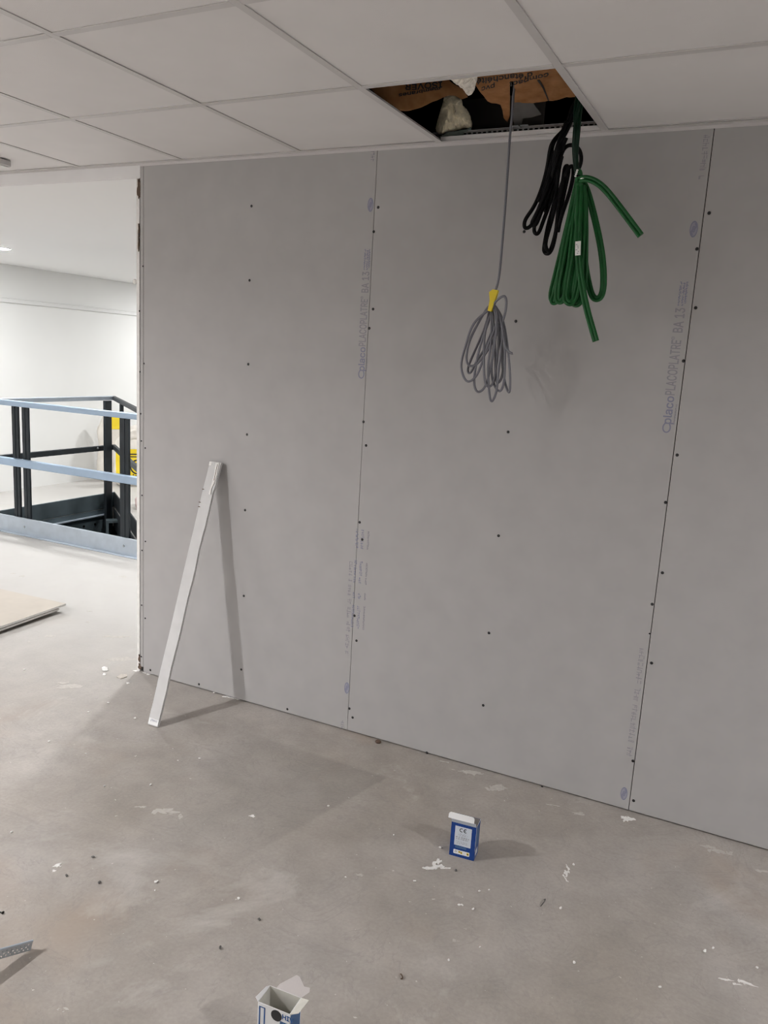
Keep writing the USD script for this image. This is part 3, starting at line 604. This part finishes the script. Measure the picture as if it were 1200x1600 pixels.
bt = cat_([box(-.05, .05, -w_, w_, w_-.022, w_), box(-.05, .05, -w_, w_, -w_, -w_+.022), box(-.05, .05, -w_, -w_+.022, -w_+.022, w_-.022), box(-.05, .05, w_-.022, w_, -w_+.022, w_-.022)])
obj('tube_bracket', placed(bt, frame(q, unit((.75, -.66, 0)), unit((.66, .75, 0)), (0, 0, 1))), 'steel_teal', rail, label='short open square tube bracket low in the corner')
# shaft below
sh = thing('trim_4', 'dark stair shaft below the floor opening', 'shaft', kind='structure')
big = well.buffer(.25, join_style=2)
s_ = ext(big.buffer(.1, join_style=2).difference(big), 2.2); s_.apply_translation((0, 0, -2.4)); obj('shaft_wall', s_, 'concrete_dark', sh)
s_ = ext(big.buffer(.1, join_style=2), .1); s_.apply_translation((0, 0, -2.5)); obj('shaft_floor', s_, 'concrete_dark', sh)

# ================================================================ SACKS IN THE FAR ROOM
def sack_mesh(w, d, h, seed, neck=.0, lean=0.):
    nz, na = 22, 40; Fc = []
    t = np.repeat(np.arange(nz)/(nz-1), na); a = np.tile(2*math.pi*np.arange(na)/na, nz); e = .55
    k = (1-(2*np.maximum(0, .12-t)/.24)**2*.25)*np.where(t < .7, 1.0, 1-(1-neck)*(np.maximum(t-.7, 0)/.3)**1.6)
    x = w/2*k*np.sign(np.cos(a))*np.abs(np.cos(a))**e; y = d/2*k*np.sign(np.sin(a))*np.abs(np.sin(a))**e*(1-.35*t)
    n_ = meshkit.fbm(np.c_[x*7, y*7, t*h*7+seed*9.], 3, seed)-.5
    V = [tuple(q) for q in np.c_[x*(1+.35*n_)+lean*t*t, y*(1+.5*n_), t*h*(1+.10*(meshkit.noise(np.c_[a, t*3, np.full(len(a), seed)])-.5)*(t > .5))]]
    for i in range(nz-1):
        for j in range(na): a_, b_ = i*na+j, i*na+(j+1) % na; Fc += [(a_, b_, b_+na), (a_, b_+na, a_+na)]
    V += [(0, 0, 0), (lean, 0, h*.97)]
    for j in range(na): Fc += [(nz*na, (j+1) % na, j), (nz*na+1, (nz-1)*na+j, (nz-1)*na+(j+1) % na)]
    return trimesh.Trimesh(np.array(V), Fc, process=False)
def panel_on(m, u0, u1, z0, z1, n=14, out=.004):
    """a printed panel hugging the sack's front (-y local), found by casting"""
    us, zs = np.linspace(u0, u1, n), np.linspace(z0, z1, n); o = np.array([(u, -2.0, z) for z in zs for u in us])
    hit, idx, _ = m.ray.intersects_location(o, np.tile([0, 1., 0], (len(o), 1)), multiple_hits=False)
    P = o.copy(); P[:, 1] = np.median(hit[:, 1]); P[idx] = hit; P[:, 1] -= out
    f = []
    for i in range(n-1):
        for j in range(n-1): a_ = i*n+j; f += [(a_, a_+1, a_+n+1), (a_, a_+n+1, a_+n)]
    Q = P+np.array([0, out*.6, 0]); nn = n*n; ring = [i for i in range(n)]+[i*n+n-1 for i in range(1, n)]+[nn-1-i for i in range(1, n)]+[(n-1-i)*n for i in range(1, n-1)]
    f2 = [(c+nn, b+nn, a_+nn) for a_, b, c in f]; side = []
    for i in range(len(ring)): a_, b = ring[i], ring[(i+1) % len(ring)]; side += [(a_, a_+nn, b+nn), (a_, b+nn, b)]
    t = trimesh.Trimesh(np.vstack([P, Q]), f+f2+side, process=False); trimesh.repair.fix_normals(t); return t, P.reshape(n, n, 3)
def decal(poly, m, ucen, zcen, out=.009):
    def fn(u, v, w): return (u+ucen, v+zcen, w)
    q = ext(poly, .001); v, f = trimesh.remesh.subdivide_to_size(q.vertices, q.faces, .03, max_iter=8); q = trimesh.Trimesh(v, f); q.merge_vertices()
    o = np.c_[q.vertices[:, 0]+ucen, np.full(len(q.vertices), -2.0), q.vertices[:, 1]+zcen]
    hit, idx, _ = m.ray.intersects_location(o, np.tile([0, 1., 0], (len(o), 1)), multiple_hits=False)
    P = o.copy(); P[:, 1] = np.median(hit[:, 1]); P[idx] = hit; P[:, 1] -= out+q.vertices[:, 2]; q.vertices = P; trimesh.repair.fix_normals(q); return q
def sack(name, label, loc, rz, w, d, h, seed, neck, m_='sack_white', parts=(), lean=0.):
    t = thing(name, label, 'sack', loc=loc, rz=rz); m = sack_mesh(w, d, h, seed, neck, lean); obj('sack_body', m, m_, t, smooth=True)
    for kind_, args in parts:
        if kind_ == 'panel': obj('printed_panel', panel_on(m, *args)[0], 'sack_yellow', t, smooth=40, label='yellow printed panel')
        elif kind_ == 'ink': obj('emblem', decal(args[0], m, args[1], args[2]), 'ink_black', t)
        elif kind_ == 'tuftneck':
            q = trimesh.creation.icosphere(subdivisions=3, radius=1.0); n_ = meshkit.fbm(q.vertices*3+seed, 3, seed)[:, None]; q.vertices *= np.array(args[1])*(.7+.6*n_); q.apply_translation(args[0]); obj('gathered_neck', q, m_, t, smooth=True)
    return t
RZ = math.radians(48)                                            # printed faces look towards the opening
sack('rubble_sack', 'tall off-white sack with a yellow print near its top, against the far wall', (-6.99, 4.20, 0), RZ, .36, .25, .80, 3, .55, parts=[('panel', (-.09, .10, .62, .76))])
ringp = Point(0, 0).buffer(.085, 24).difference(Point(0, 0).buffer(.070, 24))
bird = Polygon([(-.05, .03), (-.01, .045), (.02, .01), (.05, -.01), (.03, -.05), (.0, -.045), (-.01, -.01), (-.03, .0)])
lines = shapely.union_all([shapely.box(-.11, .008, .11, .020), shapely.box(-.10, -.02, .08, -.010)])
sack('plaster_sack', 'filled sack with yellow front panel and black ring emblem, before the tall white sack', (-6.60, 4.12, 0), RZ, .46, .26, .60, 5, .5,
     parts=[('panel', (-.205, .215, .05, .43)), ('ink', (ringp.union(bird), .03, .23)), ('ink', (lines, .03, .36)), ('ink', (flat_text('oia', .06), -.08, .085)), ('tuftneck', ((.0, 0, .60), (.13, .08, .10)))])
q = Z(214, 800, 0)
sack('rubble_sack', 'small pinkish crumpled sack lying on the floor beyond the rail corner', (q[0]+.12, q[1]+.22, 0), .5, .5, .34, .17, 8, .75, 'sack_pink')

# ================================================================ BOARD ON THE FLOOR AT THE LEFT
bd = thing('plasterboard_sheet', 'cream plasterboard sheet lying slightly raised on the floor at the left', 'plasterboard')
zc = .052
c_ = Z(103, 943, zc); e1 = unit(Z(0, 979, .046)-c_); e2 = unit(Z(0, 917, .052)-c_)
e2 = unit(e2-e1*(e2@e1))
zb = unit(np.cross(e1, e2)); zb = zb if zb[2] > 0 else -zb
def sheet(t, org, a0, sx):
    q = np.array([math.cos(a0)*e1+math.sin(a0)*e2, -math.sin(a0)*e1+math.cos(a0)*e2]); T = frame(org, q[0], q[1], zb)
    m = box(.0, sx, .0006, 1.2, -.0125, 0); m.apply_transform(T); trimesh.repair.fix_normals(m); obj('face_paper', m, 'board_cream', t)
    m = box(.0, sx, 0, .0006, -.0122, -.0004); m.apply_transform(T); trimesh.repair.fix_normals(m); obj('cut_edge', m, 'gypsum_white', t, label='white cut edge')
sheet(bd, c_, 0, 1.1)
bd2 = thing('plasterboard_sheet', 'second plasterboard sheet under the cream one on the floor at the left', 'plasterboard')
sheet(bd2, c_+e1*.05+e2*.004-zb*.0165, -.004, 1.0)
sp = thing('timber_batten', 'batten under the plasterboard sheet on the floor at the left', 'batten')
cm = c_+e1*.55+e2*.55
obj('batten', bbox(cm[0]-.35, cm[0]+.35, cm[1]-.03, cm[1]+.03, 0, max(.006, cm[2]-.034), .001), 'chip_tan', sp)

# ================================================================ SMALL BOXES
def carton(name, label, FLp, ex, w, d, h, body, inner):
    """an open carton: four thin walls and a bottom; local x along the front, y into the depth, z up"""
    t = thing(name, label, 'box'); ex = unit([ex[0], ex[1], 0]); ey = np.array([-ex[1], ex[0], 0]); T = frame(FLp, ex, ey, (0, 0, 1)); th = .0012
    def put(n_, m_, mt, par=t, lab=None, **k): return obj(n_, placed(m_, T), mt, par, label=lab, **k)
    walls = dict(front=box(0, w, 0, th, 0, h), rear=box(0, w, d-th, d, 0, h), left=box(0, th, th, d-th, 0, h), right=box(w-th, w, th, d-th, 0, h))
    for k, b in walls.items(): put('side_panel', b, body)
    put('bottom_panel', box(th, w-th, th, d-th, .0003, th), body)
    ln = [box(th, w-th, th, th+.0004, th, h-.0002), box(th, w-th, d-th-.0004, d-th, th, h-.0002), box(th, th+.0004, th, d-th, th, h-.0002), box(w-th-.0004, w-th, th, d-th, th, h-.0002)]
    put('inner_lining', cat_(ln), inner, lab='bare card inside')
    return t, put, T
FLp = np.array([-.779, -.597, 0]); ex = np.array([.084, .008, 0])
t, put, T1 = carton('blue_carton', 'blue open carton with a white label standing on the floor before the wall', FLp, ex, .0845, .055, .122, 'box_blue', 'card_grey')
fp = lambda u0, u1, z0, z1, e=.0006: box(u0, u1, -e, 0, z0, z1)
lab = put('label', fp(.014, .070, .042, .111), 'label_pale', lab='pale label with the letters CE')
def fronttext(s, hgt, u, z, mt, par): m_ = meshkit.text_mesh(s, hgt, .0005, True); m_.apply_transform(frame((u, -.0007, z), (1, 0, 0), (0, 0, 1), (0, -1, 0))); return put('lettering', m_, mt, par)
# CE mark of circle arcs
arc = lambda cx, r, a0, a1: LineString([(cx+r*math.cos(a), r*math.sin(a)) for a in np.linspace(a0, a1, 20)]).buffer(.0011, cap_style=2)
ce = arc(0, .0058, math.radians(60), math.radians(300)).union(arc(.0135, .0058, math.radians(60), math.radians(300))).union(LineString([(.0085, 0), (.0145, 0)]).buffer(.0010, cap_style=2))
m_ = ext(ce, .0005); m_.apply_transform(frame((.036, -.0007, .099), (1, 0, 0), (0, 0, 1), (0, -1, 0))); put('ce_mark', m_, 'ink_black', lab)
g = np.random.default_rng(5); bars = []
for z, u0, u1, hh in ((.085, .032, .052, .0014), (.0815, .026, .058, .0012), (.078, .030, .054, .0012), (.0705, .018, .066, .004), (.0645, .020, .064, .004), (.056, .020, .062, .0012), (.0525, .024, .060, .0012), (.049, .022, .062, .0012)):
    u = u0
    while u < u1: wd = .002+.006*g.random(); bars.append(fp(u, min(u+wd, u1), z, z+hh, .0011)); u += wd+.0015+.003*g.random()
put('print_lines', cat_(bars), 'ink_grey', lab)
l2p = affinity.translate(shapely.box(.004, .004, .053, .013).buffer(.003), .0125, .0095); l2 = ext(l2p, .0006); l2.apply_transform(frame((0, 0, 0), (1, 0, 0), (0, 0, 1), (0, -1, 0))); trimesh.repair.fix_normals(l2); l2 = put('label', l2, 'card_white')
put('icon', fp(.031, .037, .0165, .0225, .0011), 'icon_yellow', l2); put('icon', fp(.038, .044, .0145, .0215, .0011), 'icon_yellow', l2); put('icon', fp(.059, .066, .0145, .0225, .0011), 'icon_yellow', l2)
m_ = ext(LineString([(.0185, .017), (.0205, .0215), (.0235, .0215), (.022, .017), (.0250, .0195)]).buffer(.0008), .0005); m_.apply_transform(frame((0, -.0006, 0), (1, 0, 0), (0, 0, 1), (0, -1, 0))); put('icon', m_, 'ink_grey', l2)
put('icon', fp(.0325, .0345, .0185, .021, .0014), 'ink_black', l2); put('icon', fp(.0395, .042, .0165, .0185, .0014), 'ink_black', l2); put('icon', fp(.061, .064, .0165, .020, .0014), 'ink_black', l2)
put('print_band', fp(.018, .056, .032, .040), 'box_blue_light'); 
put('print_band', box(.0845, .0850, .010, .045, .045, .110), 'box_blue_light'); put('print_band', box(.0845, .0850, .001, .004, .035, .121), 'card_white'); put('print_band', box(.0845, .0850, .012, .04, .012, .03), 'card_white')
# lid hinged on the front edge, tipped to the viewer, tuck flap turned up; side flaps
th = .0009
def hinged(poly, o, ex_, ey_, mt, nm, lab=None, par=None):
    par = par or t
    m_ = ext(poly, th); m_.apply_transform(frame(o, ex_, ey_, np.cross(ex_, ey_))); return put(nm, m_, mt, par, lab=lab)
la = math.radians(118)                                           # lid direction in the local y-z plane, from +y through up to the viewer
ldir = np.array([0, math.cos(la), math.sin(la)])*1.0
lid = hinged(shapely.box(0.0, 0, .0830, .019), (.0005, 0, .122), (1, 0, 0), ldir, 'label_pale', 'lid', 'pale printed lid folded up')
put('lid_print', placed(box(.004, .030, .003, .008, -.0006, 0), frame((.0005, 0, .122), (1, 0, 0), ldir, np.cross((1, 0, 0), ldir))), 'ink_grey', lid)
tuck = shapely.box(.008, -.02, .077, .011).buffer(.009).intersection(shapely.box(-.002, 0, .09, .03)); tdir = unit((-.0, .30, .95))
e0 = np.array([-.009, 0, .122])+ldir*.019
hinged(tuck, e0+np.array([0, -.001, 0]), (1, 0, 0), tdir, 'card_white', 'tuck_flap', 'white tuck flap with rounded corners')
hinged(Polygon([(0, 0), (.050, 0), (.040, .008), (.012, .010)]), (.0840, .002, .122), (0, 1, 0), unit((.35, 0, .95)), 'card_white', 'side_flap', 'white side flap')

# second carton, cut by the frame at the bottom
hz = .125
qa, qb, qc, qd = (Z(*p, hz) for p in ((403, 1565), (425, 1541), (475, 1561), (452, 1585)))
ex2 = unit(((qc-qb)+(qd-qa))*[1, 1, 0]); w2 = (np.linalg.norm(qd-qa)+np.linalg.norm(qc-qb))/2; d2 = (np.linalg.norm(qb-qa)+np.linalg.norm(qc-qd))/2
t, put, T2 = carton('white_carton', 'white and blue open carton with torn flaps at the bottom edge of the photo', (qa[0], qa[1], 0), ex2, w2, d2, hz, 'card_white', 'card_cream')
put('print_frame', cat_([box(.004, .020, -.0007, 0, .020, .022), box(.004, .020, -.0007, 0, .114, .116), box(.004, .007, -.0007, 0, .02, .116), box(.017, .020, -.0007, 0, .02, .116)]), 'ink_blue')
m_ = ext(Point(0, 0).buffer(.014, 20), .0007); m_.apply_transform(frame((.050, 0, .108), (1, 0, 0), (0, 0, 1), (0, -1, 0))); put('round_seal', m_, 'ink_black', lab='dark round printed seal')
m_ = meshkit.text_mesh('HIV', .012, .0006, True); m_.apply_transform(frame((.064, 0, .106), (1, 0, 0), (0, 0, 1), (0, -1, 0))); put('lettering', m_, 'ink_blue')
put('print_block', box(.060, w2-.002, -.0007, 0, .02, .098), 'box_blue_light'); put('print_block', box(w2, w2+.0007, .004, d2-.004, .01, .118), 'box_blue_light')
hinged(Polygon([(.018, 0), (.020, .010), (.040, .033), (.047, .041), (.056, .040), (.078, .024), (.092, .026), (.096, .017), (w2, .0)]), (0, d2, hz), (1, 0, 0), unit((.12, .8, .50)), 'clear_film', 'rear_flap', 'torn translucent flap')
hinged(Polygon([(0, 0), (d2, 0), (d2-.006, .024), (.006, .020)]), (w2, 0, hz), (0, 1, 0), unit((.85, 0, .30)), 'card_cream', 'side_flap', 'cream side flap')
hinged(Polygon([(0, 0), (d2, 0), (d2-.01, .006), (.006, .011)]), (0, 0, hz), (0, 1, 0), unit((-.85, 0, .25)), 'card_white', 'side_flap', 'white side flap')

# ================================================================ METAL BEAD, SCREW, WIRE, NAIL
be = thing('perforated_bead', 'perforated galvanised metal bead lying at the lower left edge', 'metal bead')
o = Z(48, 1485, .004); far = Z(-75, 1520, .060); ax = unit(far-o); s1 = unit(np.cross(ax, [0, 0, 1])); s1 = s1 if s1[1] > 0 else -s1
upv = unit(np.cross(s1, ax)); upv = upv if upv[2] > 0 else -upv; Lb = .55
pl = shapely.box(0, 0, Lb, .027); hs = []
for r_ in range(3):
    for k in range(int(Lb/.012)): hs.append(Point(.010+.012*k+(.006 if r_ % 2 else 0), .006+.0062*r_).buffer(.0021, 4))
web = ext(pl.difference(shapely.union_all(hs)), .0008); web.apply_transform(frame(o, ax, upv, np.cross(ax, upv))); trimesh.repair.fix_normals(web); obj('perforated_leg', web, 'bead_metal', be)
lip = beam(o+upv*.027, o+upv*.027+ax*Lb, .006, .004, .001); obj('nose', lip, 'galvanised', be)
bk = unit(s1*.62-upv*.78); leg = ext(shapely.box(.004, 0, Lb, .026), .0008); leg.apply_transform(frame(o+upv*.027, ax, bk, np.cross(ax, bk))); trimesh.repair.fix_normals(leg); obj('perforated_leg', leg, 'bead_metal', be)
sc = thing('loose_screw', 'black screw lying on the floor at the left edge of the photo', 'screw')
q = Z(4.5, 1426, .004); hd = trimesh.creation.cone(radius=.0045, height=.006, sections=14); cyl = trimesh.creation.cylinder(radius=.0019, height=.032, sections=8); cyl.apply_translation((0, 0, .018))
for m_, n_ in ((hd, 'head'), (cyl, 'shank')): obj(n_, placed(m_, frame(q, (0, 0, 1), unit((.2, 1, 0)), unit((-1, -.3, 0)))), 'screw_black', sc, smooth=30)
wp = [Z(x, y, z_) for x, y, z_ in ((845, 1416, .004), (848, 1412, .006), (851, 1408, .009), (852, 1405, .006), (850, 1406, .004))]
tag(obj('wire_scrap', tube(spline(wp, 5), .0016, 6), 'hanger_grey', smooth=True), 'short bent dark wire scrap on the floor right of the blue carton', 'wire')
tag(obj('bent_nail', tube(spline([Z(626, 1522, .003), Z(628, 1524, .005), Z(629, 1528, .003), Z(626, 1529, .003)], 4), .0018, 6), 'rust_brown', smooth=True), 'small bent brown nail on the floor right of the white carton', 'nail')
rs = placed(trimesh.creation.icosphere(subdivisions=2, radius=.012), frame(Z(593, 1157, .006)+np.array([0, -.012, 0]), (1.1, 0, 0), (0, .8, 0), (0, 0, .7))); rs.vertices += .004*(meshkit.fbm(rs.vertices*90, 3, 2)[:, None]-.5)
tag(obj('rubble_lump', rs, 'rust_brown'), 'small brown lump of rubble against the foot of the wall', 'rubble')

# ================================================================ PLASTER CRUMBS AND SPLATTERS
def crumb(px, py, r, seed, mt='plaster', flat_=.6):
    m = trimesh.creation.icosphere(subdivisions=1, radius=1); g = np.random.default_rng(seed); m.vertices *= (.65+.6*g.random(len(m.vertices)))[:, None]*np.array([1.2, .8, flat_])
    a = g.random()*6.3; m.apply_transform(trimesh.transformations.rotation_matrix(a, (0, 0, 1))); m.apply_scale(r); q = Z(px, py); m.apply_translation((q[0], q[1], -m.bounds[0, 2])); return obj('plaster_crumb' if mt == 'plaster' else 'dark_grit', m, mt)
for px, py, r, lab_ in ((164, 1046, .024, 'largest white plaster chip on the lit floor left of the wall end'), (163, 1054, .013, 'small plaster chip just below the largest chip, left of the wall end'), (200, 1068, .012, 'plaster crumb on the edge of the wall shadow'), (335, 1082, .011, 'plaster crumb at the foot of the wall right of the leaning strip')):
    tag(crumb(px, py, r*.85, int(px*7), flat_=.22), lab_, 'plaster chip')
m = ext(Polygon([(-.012, -.022), (.02, -.026), (.027, .008), (.006, .030), (-.016, .012)]), .004); m.apply_translation(Z(190, 1057)); tag(obj('plaster_flake', m, 'chip_tan'), 'tan angular plasterboard flake on the floor left of the wall end', 'plaster chip')
CR = [(211, 1123, .008), (138, 1113, .006), (169, 1099, .007), (170, 1089, .004), (151, 1092, .004), (77, 1159, .007), (163, 1229, .006), (235, 1227, .006), (312, 1186, .006), (244, 1379, .007), (373, 1405, .006),
      (242, 1392, .004), (278, 1189, .004), (513, 1260, .005), (688, 1325, .006), (749, 1393, .005), (764, 1391, .004), (718, 1415, .006), (722, 1415, .005), (739, 1421, .005), (750, 1480, .004), (701, 1501, .005), (896, 1352, .006), (876, 1420, .006), (897, 1505, .006), (1101, 1487, .007), (1114, 1482, .005), (1031, 1543, .005), (1183, 1513, .005), (615, 1305, .004), (648, 1378, .006), (38, 1047, .007), (18, 1301, .005), (134, 1178, .004), (270, 1170, .003), (540, 1371, .004)]
for k, (px, py, r) in enumerate(CR):
    tag(crumb(px, py, r*.78, 100+k), 'tiny white plaster crumb lying on the dusty floor', 'plaster crumb', 'small plaster crumbs scattered on the floor')
for k, (px, py) in enumerate(((145, 1340), (155, 1380), (104, 1369), (712, 1361), (405, 1438), (344, 1482))):
    tag(crumb(px, py, .005, 300+k, 'hanger_grey'), 'tiny dark speck of grit lying on the floor', 'grit', 'dark grit specks on the floor')
def splat(polys, label, h=.0012, mt='plaster'):
    '''dried plaster: a scatter of little dabs over each given outline, outlines in the floor plane'''
    g = np.random.default_rng(abs(hash(label)) % 1000 if False else sum(map(ord, label))); out = []
    for p in polys:
        x0, y0, x1, y1 = p.bounds; n_ = max(6, min(26, int(p.area/.00009))); core = p.buffer(-.25*math.sqrt(p.area)*.5)
        if not core.is_empty and core.area > .2*p.area: out.append(core.simplify(.0008))
        for _ in range(n_):
            for _t in range(20):
                c = Point(x0+(x1-x0)*g.random(), y0+(y1-y0)*g.random())
                if p.contains(c): r = (.10+.28*g.random()**2)*math.sqrt(p.area); out.append(affinity.rotate(affinity.scale(blob_poly(c.x, c.y, r, r, int(g.integers(1e6)), 12, .6), 1.2, .55), math.degrees(math.atan2(*(np.array(p.minimum_rotated_rectangle.exterior.coords[1])-p.minimum_rotated_rectangle.exterior.coords[0])[::-1])) if g.random() < .7 else 360*g.random())); break
    pg = shapely.union_all(out); gs = [pg] if pg.geom_type == 'Polygon' else sorted(pg.geoms, key=lambda q: -q.area)[:24]
    if len(gs) == 1: tag(obj('plaster_splatter', ext(gs[0], h), mt), label, 'plaster mark'); return
    t = thing('plaster_splatter', label, 'plaster mark')
    for q in gs: obj('dab', ext(q, h*(.6+.6*g.random())), mt, t)
def fb(px, py, wpx, hpx, seed, ang=0., rough=.5):
    c = Z(px, py); dx = np.linalg.norm(Z(px+wpx, py)-c); dy = np.linalg.norm(Z(px, py+hpx)-c); d = Z(px+1, py)-c; a0 = math.atan2(d[1], d[0])
    return blob_poly(c[0], c[1], dx, dy, seed, rough=rough, ang=a0+ang)
splat([fb(668, 1357, 10, 2.6, 1), fb(686, 1354, 10, 3, 2), fb(685, 1346, 4, 5, 3), fb(678, 1350, 3, 2.5, 4), fb(696, 1357, 6, 1.5, 5)], 'thick white plaster splatter on the floor in front of the blue carton', .003)
splat([fb(777, 1231, 12, 4.5, 6)], 'pale plaster patch on the floor behind the blue carton', .001, 'dust_faint')
splat([fb(885, 1364, 4, 5, 7), fb(883, 1372, 2, 6, 8, .2), fb(886, 1354, 1.5, 6, 9)], 'narrow white plaster smear on the floor right of the wire scrap')
splat([fb(1135, 1531, 14, 1.6, 10, -.25), fb(1170, 1538, 20, 1.8, 11, -.45), fb(1150, 1538, 8, 1.5, 12)], 'long forked white plaster scrape near the lower right corner')
splat([fb(1122, 1331, 18, 2.2, 13, -.33), fb(1105, 1323, 14, 1.6, 14, -.3)], 'white plaster streak on the floor along the wall at the right', .001, 'dust_faint')
splat([fb(983, 1279, 8, 3, 15), fb(978, 1281, 4, 2.5, 16)], 'white plaster dab at the foot of the right board joint')
splat([fb(863, 1258, 14, 1.2, 17, -.25), fb(905, 1271, 12, 1.6, 18, -.3)], 'thin pale plaster streaks left of the right board joint', .001, 'dust_faint')
splat([fb(258, 1268, 18, 3.5, 19, -.25), fb(281, 1277, 4, 4, 20), fb(222, 1261, 10, 1.8, 21, -.1)], 'faint plaster smears on the floor below the leaning strip', .0006, 'dust_faint')
splat([fb(90, 1353, 6, 3, 22), fb(84, 1361, 3, 2, 23)], 'small plaster smudge on the floor left of centre')
splat([fb(97, 1578, 9, 4, 24).difference(fb(97, 1578, 4, 1.6, 25))], 'ring-shaped faint plaster mark near the lower left corner', .0006, 'dust_faint')
splat([fb(394, 1275, 5, 2, 26)], 'small white plaster fleck in the middle of the floor')
splat([fb(562, 1367, 7, 2, 27)], 'faint plaster fleck left of the thick splatter', .0006, 'dust_faint')
splat([fb(712, 1471, 6, 2, 28)], 'faint plaster fleck on the open floor below the blue carton', .0006, 'dust_faint')
splat([fb(232, 1052, 9, 1.8, 29, -.25), fb(214, 1048, 5, 1.6, 30)], 'white plaster smear at the foot of the wall end')
splat([fb(370, 1091, 18, 1.6, 31, -.28)], 'white plaster line along the wall foot behind the strip shadow')
splat([fb(740, 1208, 26, 1.8, 32, -.33), fb(690, 1190, 12, 1.0, 33, -.3)], 'white plaster line along the wall foot above the blue carton', .001, 'dust_faint')
splat([fb(112, 1073, 16, 2.2, 34, .05), fb(98, 1068, 8, 2, 35)], 'pale dust smear on the lit floor at the left', .0006, 'dust_faint')
splat([fb(75, 994, 11, 1.4, 36, .12), fb(45, 1003, 3, 1.6, 37)], 'white scrape on the lit floor below the plasterboard sheet', .0006, 'dust_faint')
splat([fb(180, 995, 24, 1.2, 38, -.05), fb(190, 1030, 18, 2.4, 39, .1)], 'white dust streaks on the lit floor beside the wall end', .0006, 'dust_faint')
splat([fb(34, 900, 4, 1.2, 40), fb(22, 896, 4, .8, 41), fb(191, 901, 4, 1.2, 42), fb(140, 955, 4, 1, 43), fb(137, 972, 3, 1, 44)], 'scattered white flecks on the lit floor before the railing', .0006, 'dust_faint')
splat([fb(1195, 1362, 14, 2, 45, -.3)], 'pale plaster streak at the right edge below the wall', .001, 'dust_faint')

# ================================================================ LITTLE BOX ON THE CEILING AT THE LEFT
dt = thing('ceiling_fixture', 'small white rectangular box fixed under the ceiling tiles at the left edge', 'ceiling fixture')
p0 = Z(3, 256, H-.02); obj('housing', bbox(p0[0]-.16, p0[0]+.02, p0[1]-.035, p0[1]+.035, H-.028, H-.001, .004), 'grid_white', dt); obj('cover', bbox(p0[0]-.15, p0[0]+.012, p0[1]-.027, p0[1]+.027, H-.032, H-.027, .002), 'white_paint', dt)
